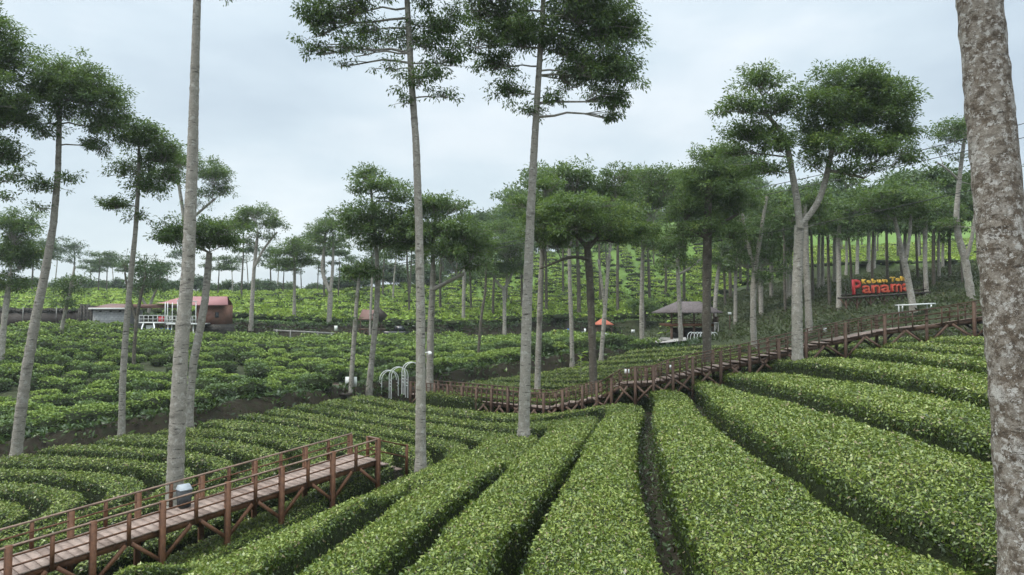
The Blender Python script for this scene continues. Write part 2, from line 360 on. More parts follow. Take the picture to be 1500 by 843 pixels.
# ------------------------------------------------------------------ ground sheet
def fbm(x, y, s=1.0):
    return (np.sin(x*1.3*s + 1.7*np.sin(y*.9*s)) + np.sin(y*1.7*s + 1.1*np.sin(x*1.1*s + 2)) + .6*np.sin(x*3.1*s + y*2.3*s) + .5*np.sin(x*2.7*s - y*3.9*s + 1)) / 3.1
def build_ground():
    th = np.concatenate([np.linspace(-R(48), R(48), 420), np.linspace(R(50), R(310), 70)])
    rr = np.concatenate([[1.0, 2.5], np.geomspace(4, 160, 330), np.geomspace(165, 480, 40)])
    TH, RR = np.meshgrid(th, rr, indexing='ij')
    X = RR * np.sin(TH); Y = RR * np.cos(TH)
    Xc = X * np.minimum(1, 330 / RR); Yc = Y * np.minimum(1, 330 / RR)
    Z = ground(Xc, Yc) + .12 * fbm(X, Y, 1.3) * sstep((RR - 3) / 10)
    a, b = X.shape
    V = np.stack([X, Y, Z], -1).reshape(-1, 3)
    V = np.vstack([V, [[0, 0, float(ground(0., 0.))]]])
    i = np.arange(a)[:, None]; i2 = (i + 1) % a; j = np.arange(b - 1)[None]
    f = np.stack([i*b + j, i*b + j + 1, i2*b + j + 1, i2*b + j], -1).reshape(-1, 4)
    mb = MB(); mb.add(V, f)
    ii = np.arange(a); mb.f.append(np.stack([np.full(a, a*b), ii*b, ((ii+1) % a)*b], -1)); mb.m.append(np.zeros(a, np.int32))
    me = mb.mesh('ground', M['ground'], smooth=True)
    x, y = V[:, 0], V[:, 1]
    yb1 = np.interp(x, B1[:, 0], B1[:, 1]); yb2 = np.interp(x, B2[:, 0], B2[:, 1]); yb3 = np.interp(x, B3[:, 0], B3[:, 1])
    weed = sstep((y - yb1 - 1.2) / 2) * .75
    weed = np.maximum(weed, sstep((x - 12) / 5) * sstep((y - 38) / 5))
    weed *= 1 - sstep((y - yb2 + 1.2) / .8) * sstep((14 - x) / 3)
    mead = sstep((y - yb2 - 1.5) / 1.5) * sstep((20 + (y - 75) * .45 - x) / 6) * .8
    mead = np.maximum(mead, sstep((x - 34) / 4) * sstep((y - yb3 - 1.0) / 1.5))
    colr = np.stack([weed, mead, np.zeros_like(weed), np.ones_like(weed)], -1).astype(np.float32)
    at = me.attributes.new('zone', 'FLOAT_COLOR', 'POINT'); at.data.foreach_set('color', colr.ravel())
    o = bpy.data.objects.new('ground', me); COL.objects.link(o); tag(o, kind='structure')
build_ground()

# ------------------------------------------------------------------ clipped tea hedges
def smooth_poly(P, it=2):
    P = np.asarray(P, float)
    for _ in range(it):
        Q = np.empty((2 * len(P) - 2, 3)); Q[0::2] = .75 * P[:-1] + .25 * P[1:]; Q[1::2] = .25 * P[:-1] + .75 * P[1:]
        P = np.vstack([P[:1], Q, P[-1:]])
    return P
def resamp(P, n):
    s = np.concatenate([[0], np.cumsum(np.linalg.norm(np.diff(P, axis=0), axis=1))])
    t = np.linspace(0, s[-1], n); return np.stack([np.interp(t, s, P[:, k]) for k in range(3)], -1), s[-1]
_cc = {}
def castp(L):
    r = []
    for p in L:
        if p not in _cc: _cc[p] = cast(p[0], p[1], HT, 4.0, 90)
        r.append(_cc[p])
    return r
def leaf_len(d): return .046 * np.maximum(1, d / 8.0) ** .56
NLEAF = [0]
def hedge(parts, label, gap=.2, group='clipped tea hedges in the hollow', lai=1.25, mat='tea'):
    """parts: list of (outer pixel polyline, inner pixel polyline), joined end to end"""
    O, I = [], []
    OO = smooth_poly(castp([p for a, b in parts for p in a])); II = smooth_poly(castp([p for a, b in parts for p in b]))
    if len(parts) == 1:
        n = int(max(8, resamp(OO, 3)[1] / .4)); O = resamp(OO, n)[0]; I = resamp(II, n)[0]
    else:
        # split both at the shared bend so that the two edges stay side by side
        bo = castp([parts[0][0][-1]])[0]; bi = castp([parts[0][1][-1]])[0]
        ko = np.argmin(np.linalg.norm(OO - bo, axis=1)); ki = np.argmin(np.linalg.norm(II - bi, axis=1))
        n1 = int(max(6, resamp(OO[:ko+1], 3)[1] / .4)); n2 = int(max(6, resamp(OO[ko:], 3)[1] / .4))
        O = np.vstack([resamp(OO[:ko+1], n1)[0], resamp(OO[ko:], n2)[0][1:]]); I = np.vstack([resamp(II[:ki+1], n1)[0], resamp(II[ki:], n2)[0][1:]])
    n = len(O)
    # light smoothing along the row
    for A in (O, I):
        for _ in range(3): A[1:-1] = .25 * A[:-2] + .5 * A[1:-1] + .25 * A[2:]
    Wd = np.linalg.norm((I - O)[:, :2], axis=1)
    gd = gap * np.interp(np.linalg.norm(.5 * (O + I), axis=1), [7, 14, 26], [1.0, 1.35, 1.55])
    dO, dI = np.linalg.norm(O, axis=1), np.linalg.norm(I, axis=1)
    rise = np.where(dO > dI, O[:, 2] - I[:, 2], I[:, 2] - O[:, 2]) / np.maximum(Wd, .3)   # does the slope climb away from the camera?
    for _ in range(4): rise[1:-1] = .25 * rise[:-2] + .5 * rise[1:-1] + .25 * rise[2:]
    climb = sstep((rise + .05) / .1)
    gd = gd * (1 + .55 * (1 - climb) * np.interp(np.minimum(dO, dI), [8, 12], [0, 1]))
    ins = np.minimum(gd, .24 * Wd) / np.maximum(Wd, 1e-3)
    prof = np.array([(0.02, -1.0), (-.005, -.62), (0, -.3), (.015, -.10), (.055, -.03), (.2, 0), (.35, .03), (.5, .04), (.65, .03), (.8, 0), (.945, -.03), (.985, -.10), (1, -.3), (1.005, -.62), (.98, -1.0)])
    k = len(prof)
    s = ins[:, None] + (1 - 2 * ins)[:, None] * prof[None, :, 0]
    XY = O[:, None, :2] + s[..., None] * (I - O)[:, None, :2]
    endt = sstep(np.minimum(np.arange(n), np.arange(n)[::-1]) / 2.0 + .15)
    G = ground(XY[..., 0], XY[..., 1])
    # the clipped top is flatter than the slope under it
    Gm = G.mean(axis=1, keepdims=True); fl = np.interp(np.linalg.norm(.5 * (O + I), axis=1), [12, 24], [.5, 1.0]) * climb - .3 * (1 - climb); fl = fl[:, None]; Gt = fl * Gm + (1 - fl) * G
    up = prof[None, :, 1] > -.5
    dq = np.interp(np.linalg.norm(.5 * (O + I), axis=1), [12, 26], [1, .45])[:, None]
    lump = dq * (.05 * fbm(XY[..., 0], XY[..., 1], 1.9) + .03 * fbm(XY[..., 0] + 9, XY[..., 1], 5.3))
    Z = np.where(up, Gt + HT + prof[None, :, 1] * .9 + lump, G + (HT) * (1 + prof[None, :, 1]) - .05)
    Z = G - .05 + (Z - G + .05) * endt[:, None]
    XY = XY + np.stack([.05 * fbm(XY[..., 1] * 1.3, Z * 3 + XY[..., 0], 2.7), .05 * fbm(XY[..., 0] * 1.1, Z * 3 + XY[..., 1], 2.9)], -1)
    V = np.concatenate([XY, Z[..., None]], -1)
    i = np.arange(n - 1)[:, None] * k; j = np.arange(k - 1)[None]
    f = np.stack([i + j, i + k + j, i + k + j + 1, i + j + 1], -1).reshape(-1, 4)
    mb = MB(); mb.add(V.reshape(-1, 3), f, .3, 0)
    mb.f.append(np.array([list(range(k))[::-1]])); mb.m.append(np.zeros(1, np.int32))
    mb.f.append(np.array([[(n-1)*k + q for q in range(k)]])); mb.m.append(np.zeros(1, np.int32))
    # leaves
    VV = V.reshape(-1, 3); q = VV[f]
    nrm = np.cross(q[:, 2] - q[:, 0], q[:, 3] - q[:, 1]); ar = .5 * np.linalg.norm(nrm, axis=1); nrm = nrm / (2 * ar[:, None] + 1e-9)
    if nrm[np.tile(np.arange(k - 1), n - 1) == k // 2][:, 2].mean() < 0: nrm = -nrm
    cen = q.mean(axis=1); d = np.linalg.norm(cen, axis=1)
    # skip what lies far outside the view
    uu = cen[:, 0] / np.maximum(cen[:, 1], .1)
    vis = (np.abs(uu) < .95) & (cen[:, 1] > 3.5)
    L0 = leaf_len(d); facev = np.einsum('ij,ij->i', nrm, -cen) / d
    lo = np.tile(np.arange(k - 1), n - 1)
    side = (lo < 2) | (lo > k - 4)
    dens = lai / (.21 * L0 ** 2) * np.where(side, .13, 1) * np.where(vis, 1, .08) * np.where(facev < -.25, .25, 1)
    cnt = rng.poisson(np.minimum(ar * dens, 4000))
    idx = np.repeat(np.arange(len(f)), cnt); m = len(idx); NLEAF[0] += m
    a, b = rng.random(m), rng.random(m)
    qq = q[idx]; C = ((1-a)*(1-b))[:, None]*qq[:, 0] + (a*(1-b))[:, None]*qq[:, 1] + (a*b)[:, None]*qq[:, 2] + ((1-a)*b)[:, None]*qq[:, 3]
    N = nrm[idx]; Lf = L0[idx] * rng.uniform(.65, 1.35, m)
    C = C + N * (rng.normal(.0, .38, m) * Lf)[:, None]
    Dr = rng.standard_normal((m, 3)); Dr -= np.einsum('ij,ij->i', Dr, N)[:, None] * N * .75; Dr += N * rng.uniform(-.1, .75, m)[:, None] + np.array([0, 0, .15])
    Nl = N + rng.standard_normal((m, 3)) * .62
    patch = fbm(C[:, 0], C[:, 1], .8) * .11 + fbm(C[:, 0] + 4, C[:, 1] - 7, 2.9) * .06
    tint = np.clip(rng.normal(.52, .185, m) + patch + np.where(N[:, 2] > .5, .05, -.28), 0, .93)  # older side leaves, darkened further to paint shade into the gaps
    tint = np.where(rng.random(m) < .04, 1.0, tint)
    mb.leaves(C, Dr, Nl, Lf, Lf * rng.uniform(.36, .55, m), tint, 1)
    org = V.reshape(-1, 3).mean(axis=0); org[2] = float(ground(org[0], org[1]))
    o = obj('tea_hedge', mb, [M['twig'], M[mat]], origin=org)
    tag(o, label, 'tea hedge', group); return o

# gap lines between the rows, as seen
gA = [(1300,502),(1345,501),(1390,503),(1440,506),(1500,509),(1570,513)]
gB = [(1290,511),(1340,513),(1390,517),(1440,522),(1500,528),(1570,535)]
gC = [(1240,518),(1290,521),(1340,527),(1390,534),(1440,542),(1500,552),(1570,564)]
gD = [(1165,540),(1200,542),(1280,552),(1370,571),(1440,588),(1500,604),(1570,624)]
gE = [(1087,563),(1135,575),(1200,591),(1267,608),(1320,622),(1377,637),(1441,655),(1500,674),(1570,698)]
gF = [(1021,571),(1039,600),(1083,633),(1142,666),(1204,707),(1267,747),(1322,780),(1373,800),(1446,826),(1540,862),(1640,902)]
gG = [(955,589),(946,608),(946,630),(948,652),(952,680),(959,707),(977,762),(992,809),(1006,843),(1030,890),(1050,930)]
gH = [(884,602),(860,636),(832,680),(800,724),(772,768),(748,808),(732,843),(712,890),(696,930)]
gI = [(800,631),(772,664),(732,696),(688,732),(640,768),(600,804),(560,840),(520,880),(480,920)]
gJ = [(684,670),(640,696),(592,724),(536,756),(480,792),(424,832),(370,872),(320,905)]
gK = [(548,703),(506,731),(463,755),(400,784),(304,820),(224,848),(150,875)]
la = [(-60,722),(0,725),(21,728),(43,735),(60,741)]
lb = [(-60,701),(0,702),(53,702),(96,708),(128,716),(150,723)]
lc = [(-60,683),(0,684),(107,685),(181,688.5),(213,693),(231,703)]
ld = [(30,665),(60,664.5),(160,669),(248,674),(290,681),(311,693)]
le = [(110,648),(148,650),(248,655),(332,663),(362,672)]
lf = [(200,635),(222,637),(280,640),(360,646),(420,658),(446,668)]
lg = [(272,625),(290,627),(360,632),(420,638),(480,650),(508,662)]
lh = [(325,613),(400,620),(480,632),(552,650),(580,664),(588,678)]
li = [(372,605),(400,611),(460,618),(520,630),(580,642),(624,650),(648,660)]
lj = [(410,598),(440,602),(520,616),(600,630),(680,644),(706,653)]
lk = [(447,592.5),(500,600),(600,614),(680,624),(750,632),(792,631)]
ll = [(488,587),(560,596),(624,606),(690,613),(756,620),(820,614),(870,605)]
lm = [(525,580),(580,586),(624,593),(700,599),(780,604),(850,598),(905,587),(940,584)]
t0 = [(925,514),(960,511.5),(1000,508),(1060,505),(1110,503)]
t1 = [(898,522.5),(940,518.5),(1000,514),(1060,511),(1118,507.5)]
t2 = [(872,530),(940,526),(1000,521),(1060,516.5),(1120,512)]
t3 = [(826,538),(900,535.5),(960,531.5),(1020,527),(1080,522)]
t4 = [(795,544),(870,543),(940,539.5),(1000,535),(1060,530)]
t5 = [(765,549),(850,549),(910,547),(960,543.5),(1030,538)]
t6 = [(731,554),(800,555),(860,554),(900,552.5),(980,547)]
t7 = [(695,559.5),(760,560.5),(820,561),(880,560),(950,555)]
t8 = [(658,565),(720,567),(800,569),(870,568),(930,563)]
t9 = [(632,571),(720,575),(790,580),(850,577),(915,569)]
t10 = [(600,579),(640,584),(700,589),(780,595),(850,589),(905,579)]
far = 'between the far boardwalk and the pavilion'
hedge([(t0, t1)], 'clipped tea hedge topmost of the terrace, ending at the pale gravel below the pavilion')
hedge([(t1, t2)], 'clipped tea hedge second from the top of the terrace below the white arches')
hedge([(t2, t3)], 'clipped tea hedge third from the top of the terrace below the pavilion')
hedge([(t3 + [(1140,512),(1220,500),(1300,495)], t4 + [(1110,521),(1180,508),(1250,501),(1295,502)]), ([(1360,492),(1430,493),(1500,496),(1570,500)], gA[1:])], 'clipped tea hedge passing under the far boardwalk, topmost on the right slope')
hedge([(t4 + [(1110,521),(1180,508),(1250,501)], t5 + [(1080,530),(1150,519),(1230,511)]), (gA, gB)], 'clipped tea hedge second from the top on the right slope below the boardwalk braces')
hedge([(t5 + [(1080,530),(1150,519),(1230,511)], t6 + [(1040,538),(1110,530),(1190,520)]), (gB, gC)], 'clipped tea hedge third from the top on the right slope')
hedge([(t6 + [(1040,538),(1110,530),(1190,520)], t7 + [(1020,547),(1085,541)]), (gC, gD)], 'clipped tea hedge fourth from the top on the right slope, starting beside the forked tree')
hedge([(t7 + [(1020,547),(1085,541)], t8 + [(990,556),(1040,552)]), (gD, gE)], 'broad clipped tea hedge fifth from the top on the right slope')
hedge([(t8 + [(990,556),(1040,552)], t9 + [(960,563),(995,561)]), (gE, gF)], 'widest leafy tea hedge ending at the foot of the lichened trunk', .22)
hedge([(t9 + [(960,563),(995,561)], t10 + [(935,576)]), (gF, gG)], 'broad tea hedge filling the bottom right foreground between two dark gaps', .22)
hedge([(lm, ll), (gG, gH)], 'tea hedge running straight away from the bottom centre to the boardwalk platform', .22)
hedge([(ll, lk), (gH, gI)], 'tea hedge curving from the bottom left of centre up past the second tall trunk')
hedge([(lk, lj), (gI, gJ)], 'tea hedge with the second tall central trunk standing on its bend')
hedge([(lj, li), (gJ, [(640,680),(600,694)] + gK)], 'tea hedge with the first tall central trunk standing on its bend')
hedge([(li, lh)], 'tea hedge that ends in a point just left of the first tall central trunk')
hedge([(lh, lg), ([(580,692)] + gK, [(500,684),(440,712),(380,742),(300,778),(200,812),(100,845)])], 'tea hedge looping round the stair end of the near boardwalk')
hedge([(lg, lf), ([(500,684),(440,712),(380,742),(300,778),(200,812),(100,845)], [(430,690),(370,715),(300,748),(200,785),(100,815),(0,845)])], 'tea hedge bending under the near boardwalk closest to its stair end')
hedge([(lf, le), ([(430,690),(370,715),(300,748),(200,785),(100,815),(0,845)], [(350,692),(300,715),(240,742),(150,775),(50,805),(-40,832)])], 'tea hedge bending behind the near boardwalk right of the waste bin')
hedge([(le, ld), ([(350,692),(300,715),(240,742),(150,775),(50,805),(-40,832)], [(305,706),(260,728),(200,745),(120,770),(40,797),(-40,818)])], 'tea hedge bending behind the grey waste bin')
hedge([(ld, lc), ([(305,706),(260,728),(200,745),(120,770),(40,797),(-40,818)], [(226,718),(190,735),(120,758),(40,785),(-40,805)])], 'tea hedge bending just left of the trunk that pierces the near boardwalk')
hedge([(lc, lb), ([(226,718),(190,735),(120,758),(40,785),(-40,805)], [(140,737),(110,752),(60,770),(0,787),(-50,798)])], 'third tea hedge from the left end of the near boardwalk, hooked at its tip')
hedge([(lb, la), ([(140,737),(110,752),(60,770),(0,787),(-50,798)], [(50,755),(35,765),(0,777),(-50,788)])], 'second innermost hooked tea hedge at the left edge')
hedge([(la, [(-60,765),(-40,762),(-20,762),(0,762),(10,760)]), ([(50,755),(35,765),(0,777),(-50,788)], [(5,763),(-10,768),(-30,772),(-50,774)])], 'innermost tongue of tea hedge at the left edge above the boardwalk rail')
print('hedge leaves', NLEAF[0])

# ------------------------------------------------------------------ trees
def limb(p, q, n, sag=.1, wob=.12):
    t = np.linspace(0, 1, n)[:, None]; L = np.linalg.norm(q - p)
    P = p + (q - p) * t; P[:, 2] += sag * L * np.sin(np.pi * t[:, 0]) * .6
    P[1:-1] += rng.standard_normal((n - 2, 3)) * wob * L * .12
    return P
def crown_fill(lf, wd, ells, hubs, L, dens=1.0, droop=.35, twig=.02, clump=.3, flat=.5, tbase=.45, aspect=.36):
    L = L * (.62 if L < .5 else .75)
    """lf: leaf mesh, wd: wood mesh, ells: [(centre, radii, density)], hubs: points limbs start from [(p, r)]"""
    hp = np.array([h[0] for h in hubs]); hr = np.array([h[1] for h in hubs])
    for c, r, de in ells:
        c = np.asarray(c); r = np.asarray(r)
        low = hp[:, 2] < c[2] + .15 * r[2]
        dd = np.linalg.norm(hp - c, axis=1) + np.where(low, 0, 1.5 * np.linalg.norm(r))
        h = np.argmin(dd); P = limb(hp[h], c - np.array([0, 0, .25 * r[2]]), 6)
        r0 = min(hr[h] * .5, .02 + .012 * np.linalg.norm(c - hp[h]))
        wd.tube(P, np.linspace(r0, r0 * .45, 6), 6, .5)
        R0 = math.sqrt(r[0] * r[2]); cr = clump * R0 ** .62 * 1.0
        nc = int(max(7, 5.6 * dens * de * r[0] * r[2] / cr ** 2 * .75))
        u = rng.standard_normal((nc, 3)); u /= np.linalg.norm(u, axis=1)[:, None]
        u[:, 2] = np.where(u[:, 2] < -.35, -u[:, 2] * .6, u[:, 2])
        pc = c + u * r * (rng.random((nc, 1)) ** .5) * rng.uniform(.8, 1.22, (nc, 1))
        cs = cr * rng.uniform(.4, 1.4, nc)
        for k in range(nc):
            if k % 2 == 0:
                wd.tube(limb(P[rng.integers(3, 6)], pc[k], 4), np.linspace(r0 * .35, twig * .5, 4), 4, .5, cap=False)
        nl = np.maximum(6, (de ** .5 * 3.4 * cs ** 2 / (.5 * L * L * aspect) * .66)).astype(int)
        idx = np.repeat(np.arange(nc), nl); m = len(idx)
        off = rng.standard_normal((m, 3)) * np.array([.47, .47, .47 * flat]) * cs[idx, None]
        C = pc[idx] + off
        D = off / cs[idx, None] * 1.2 + rng.standard_normal((m, 3)) * .55 + u[idx] * .35; D[:, 2] -= droop
        N = np.array([0, 0, 1.0]) + rng.standard_normal((m, 3)) * .55
        ct = rng.normal(0, .13, nc)
        tint = np.clip(tbase + ct[idx] + rng.normal(0, .13, m), 0, 1)
        Lf = L * rng.uniform(.65, 1.3, m)
        lf.leaves(C, D, N, Lf, Lf * aspect, tint)
def pxline(pts, d, base=None):
    P = np.array([unp(u, v, d) for u, v, w in pts]); r = np.array([w * d / F / 2 for u, v, w in pts])
    return P, r
def dense_line(P, r, step=.35):
    s = np.concatenate([[0], np.cumsum(np.linalg.norm(np.diff(P, axis=0), axis=1))]); n = int(max(4, s[-1] / step))
    t = np.linspace(0, s[-1], n)
    Q = np.stack([np.interp(t, s, P[:, k]) for k in range(3)], -1); q = np.interp(t, s, r)
    for _ in range(4): Q[1:-1] = .25 * Q[:-2] + .5 * Q[1:-1] + .25 * Q[2:]
    return Q, q
NT = [0]
def tree(label, trunk, crown, d=None, forks=(), on='h', L=.2, dens=1.0, mat='tree', bark='bark', sides=12, group=None, cat='tree', droop=.35, name='shade_tree', knots=True, clump=.27, flat=.62, djit=.5, tbase=.45):
    u0, v0, w0 = trunk[0]
    hit = cast(u0, v0, HT if on == 'h' else 0.0, (d or 40) * .52, min(159, (d or 60) * 1.6))
    if d is None or abs(hit[1] - d) / d < .45: d = hit[1]
    P, r = pxline(trunk, d)
    P[:, 1] += .15 * np.sin(P[:, 2] * .35)
    gz = float(ground(P[0, 0], d)); b = P[0].copy(); b[2] = min(P[0, 2] - .05, gz) - .5
    base = np.array([P[0, 0], d, gz])
    P = np.vstack([b, P]); r = np.concatenate([[r[0] * 1.12], r])
    Q, q = dense_line(P, r, .1 if d < 36 else .3 if d < 60 else .6)
    sc_ = np.full(len(Q), .5)
    if knots:
        q = q * (1 + (.02 if d < 36 else .04) * rng.standard_normal(len(q))); kk = rng.random(len(q)) < (.0 if bark == 'barkmoss' else .16 if d < 36 else .3); kk[:3] = False; q = np.where(kk, q * 1.05, q); sc_ = np.where(kk, rng.uniform(.6, 1, len(q)), .5)
    t = thing(name, base, label, cat, group)
    wd = MB(); zf = np.clip((P[1, 2] + .5 - Q[:, 2]) / .5, 0, 1); q = q * (1 + .22 * zf ** 2)
    wd.tube(Q, q, sides if d < 45 else 8, sc_, bump=.02)
    hubs = [(Q[i], q[i]) for i in range(len(Q) // 2, len(Q), 2)] + [(Q[-1], q[-1])]
    for fk in forks:
        fp, fr = pxline(fk, d); yo = rng.uniform(-.6, .6); fp[:, 1] += np.linspace(0, yo, len(fp))
        fq, fr = dense_line(fp, fr, .35); wd.tube(fq, fr * (1 + .04 * rng.standard_normal(len(fr))), 9, .5, bump=.02)
        hubs += [(fq[i], fr[i]) for i in range(len(fq) // 3, len(fq), 2)]
    lf = MB(); E = []
    for c in crown:
        u, v, ru, rv = c[:4]; de = c[4] if len(c) > 4 else 1.0
        k = d / F
        cc = unp(u, v, d + rng.uniform(-djit, djit) * ru * k)
        ru *= 1.12; rv *= 1.18; E.append((cc, (ru * k, .85 * ru * k, rv * k), de))
    crown_fill(lf, wd, E, hubs, L, dens, droop, clump=clump, flat=flat, tbase=tbase)
    obj('trunk', wd, M[bark], t, smooth=True); obj('crown', lf, M[mat], t)
    NT[0] += lf.n // 4
    return t

# -- the near trunks
tree('massive lichen-spotted trunk at the right edge of the photo', [(1497,862,70),(1493,835,69),(1487,640,67.5),(1477,430,64.5),(1469,300,63),(1458,120,60.5),(1449,0,59),(1420,-350,66),(1400,-800,55)],
     [(1400,-1000,500,180,.6),(1650,-1100,420,200,.6),(1150,-1120,380,160,.6)], d=7.3, bark='barkmoss', sides=36, L=.2, droop=.5, clump=.45)
tree('tall pale trunk rising through the near boardwalk beside the waste bin', [(257,744,26),(258,725,24),(263,610,21.5),(267,500,19.5),(274,400,18),(279,240,15.5),(285,110,12.5),(291,0,10.5),(298,-140,8)],
     [(300,-190,95,55),(240,-150,70,45),(360,-125,75,45),(300,-60,55,30,.3),(330,-6,14,12,.6)], d=21.8, sides=20, L=.19)
tree('tall slim tree left of centre with an airy crown cut by the photo top', [(617,682,15.5),(617,600,14.5),(616,450,13),(613,330,11.5),(609,210,10.5),(603,120,9),(597,0,8),(594,-90,5)],
     [(468,40,34,48,.9),(505,18,45,35,.8),(520,75,30,28,.45),(540,-20,55,45,.9),(560,60,40,32,.5),(600,-60,80,60,1),(650,40,42,36,.9),(660,90,26,26,.9),(612,120,38,30,.6),(655,140,22,14,.5),(640,-20,50,50,.9),(590,150,14,12,.5),(500,95,18,10,.4),(470,75,26,20,.6),(530,45,40,26,.6),(625,65,40,30,.7),(570,100,26,18,.4),(640,110,26,16,.5)],
     d=26, sides=18, L=.26, droop=.7, clump=.25, flat=.6, on='h')
tree('tall slim tree right of centre with a dense crown cut by the photo top', [(767,637,17),(769,560,16),(772,450,14.5),(777,320,12.5),(783,210,10.5),(789,110,8.5),(795,20,7.5),(798,-70,5)],
     [(880,50,52,58,1.2),(905,110,34,42,1.2),(900,150,26,28,1),(850,20,50,55,1.1),(915,50,25,45,1),(790,-40,85,50,1.1),(740,40,45,48,1),(725,95,28,28,1),(745,135,32,24,.8),(775,165,24,16,.6),(810,150,18,22,.6),(845,120,35,30,.9),(700,20,30,35,.7),(900,172,16,12,.8),(870,105,45,36,1),(765,60,52,45,1),(830,75,45,40,.9),(730,-10,50,45,1),(860,-40,70,45,1),(700,65,24,24,.7)],
     d=30, sides=18, L=.26, droop=.7, clump=.27, flat=.6)
# -- the left group
tree('leaning pale tree at the left edge with a broad dark domed crown', [(26,668,15.5),(33,610,14.5),(42,540,13.5),(52,470,12.5),(64,400,11),(75,330,9.5),(83,250,8),(87,180,6.5),(90,130,4)],
     [(92,118,52,38,1.2),(60,140,32,34,1),(130,145,50,42,1.2),(160,185,32,38,1.1),(100,170,45,26,.8),(60,195,35,20,.6),(145,215,22,18,.9),(62,275,28,17,.8),(105,262,22,18,.4),(58,305,18,10,.5),(40,180,25,22,.6)], d=33, L=.24, on='h', clump=.26)
tree('slim straight pale trunk with an open dark crown behind the left hedges', [(180,638,9.5),(182,560,9),(185,490,8.3),(189,420,7.4),(196,340,6.4),(201,270,5.4),(203,215,3.5)],
     [(208,208,42,28,1.1),(240,232,34,32,1.1),(195,250,30,26,.7),(215,275,36,26,.8),(168,302,28,15,1),(200,320,26,14,.5),(255,262,22,18,.8),(178,255,24,16,.5)], d=40, L=.26, clump=.26)
tree('pale crooked trunk half hidden behind the boardwalk trunk, with a flat dark crown', [(279,622,11.5),(281,580,11),(285,530,11),(294,480,11),(300,440,10.5),(303,400,10),(305,370,8)],
     [(262,345,36,24,1.2),(310,340,42,22,1.2),(290,358,45,16,1.1),(330,356,24,16,1),(240,352,16,12,.8)], d=39, L=.24, clump=.27)
tree('dark spreading crown emerging right behind the tall boardwalk trunk', [(268,500,8),(270,440,7),(272,380,6.5),(270,320,5.5),(262,265,4)],
     [(312,258,30,20,1.1),(328,280,16,16,.9),(262,238,38,20,1),(240,262,28,22,.7),(300,285,28,13,.7),(285,300,22,10,.4)], forks=[[(270,330,5),(285,315,4),(312,290,3)]], d=58, on='g', L=.36)
tree('big dark tree leaning in from beyond the left edge', [(-38,690,17),(-36,560,15),(-34,400,13),(-28,250,11),(-20,120,8)],
     [(-5,95,38,60,1.2),(5,175,40,45,1.2),(0,232,38,34,1.1),(-20,40,35,50,1.1),(20,262,18,18,.6),(-30,150,60,60,1),(12,290,24,10,.5)], d=31, L=.26)
tree('round dark leafy tree at the left edge above the tea bushes', [(3,540,9),(5,490,8.5),(9,440,8),(14,400,6)],
     [(22,335,34,28,1.2),(12,375,40,35,1.2),(35,385,26,34,1.1),(0,420,30,22,1.1),(28,420,24,16,.8)], d=54, on='g', L=.34)
# -- middle distance, left half
tree('small feathery light green tree before the stone wall', [(88,498,6),(93,470,5.5),(99,440,5),(104,412,4),(108,390,3)],
     [(103,425,24,20,.8),(98,448,20,16,.7),(120,412,18,14,.6),(90,430,16,14,.5)], d=68, on='g', L=.4, mat='treelight', dens=.8)
tree('dark forked trunk standing before the white railed deck', [(197,545,5),(198,510,5),(200,470,5),(206,430,4.5),(213,400,3)],
     [(212,398,24,22,.5),(228,420,18,16,.5),(200,420,16,18,.4),(185,390,20,18,.4)], forks=[[(200,470,4),(190,430,3.5),(188,400,2.5)]], d=66, on='g', L=.36, bark='barkdark', mat='treefar')
tree('grey-green low tree beside the red roofed cabin', [(217,462,5),(216,450,4.5),(222,440,4),(232,415,3)],
     [(215,415,24,22,.8),(235,400,22,18,.8),(205,430,18,14,.7),(240,425,14,12,.6)], forks=[[(216,450,4),(208,440,3.5),(200,425,2.5)]], d=80, on='g', L=.45, mat='treefar')
tree('airy tree right of the red roofed cabin with branches swept right', [(368,478,6.5),(369,440,6),(371,400,5.3),(374,370,4.5),(378,340,3.5)],
     [(372,315,32,15,1),(400,330,24,14,.9),(352,330,20,16,.8),(385,348,24,12,.6),(360,355,18,10,.5)], forks=[[(371,395,4),(385,365,3.5),(405,340,2.5)]], d=80, on='g', L=.45)
tree('small tree with a flat dark layered crown on the left tea slope', [(431,470,5),(431,440,4.6),(431,410,4.2),(431,380,3)],
     [(428,372,30,13,1.2),(440,360,22,10,1),(415,388,22,9,1),(450,385,16,10,1),(430,355,14,8,.8)], d=86, on='g', L=.45)
tree('crooked pale tree forking left below a thin crown', [(482,474,7),(483,450,7),(484,428,6.5)],
     [(470,338,22,16,.9),(488,330,22,18,.9),(480,360,24,16,.6),(500,350,18,16,.7),(462,352,14,10,.6)],
     forks=[[(484,428,6),(476,414,5.5),(471,395,5),(473,370,4),(476,340,3)],[(484,428,5),(487,400,4.5),(488,370,3.5),(488,340,2.5)]], d=86, on='g', L=.45)
tree('leaning pale tree by the white arches with a stacked dark crown', [(541,574,9),(544,540,8.5),(548,500,8),(552,450,7.5),(553,410,7),(551,370,6),(546,320,5),(543,270,3)],
     [(536,258,26,15,1.1),(560,275,34,15,1.1),(590,292,30,16,1),(540,318,46,22,1.2),(575,335,48,25,1.2),(520,340,28,20,1),(560,360,44,18,1),(600,350,30,24,1),(525,280,18,12,.8)], d=54, on='g', L=.33, clump=.28)
tree('thin ragged trunk behind the white notice boards with a drooping dark top', [(514,578,7),(517,530,6.5),(520,480,6),(523,430,5.5),(526,400,4)],
     [(524,398,20,16,1.2),(540,402,16,14,1.2),(512,405,12,12,.9),(520,440,14,24,.3),(516,470,12,22,.3)], d=53, on='g', L=.36, droop=1.0)
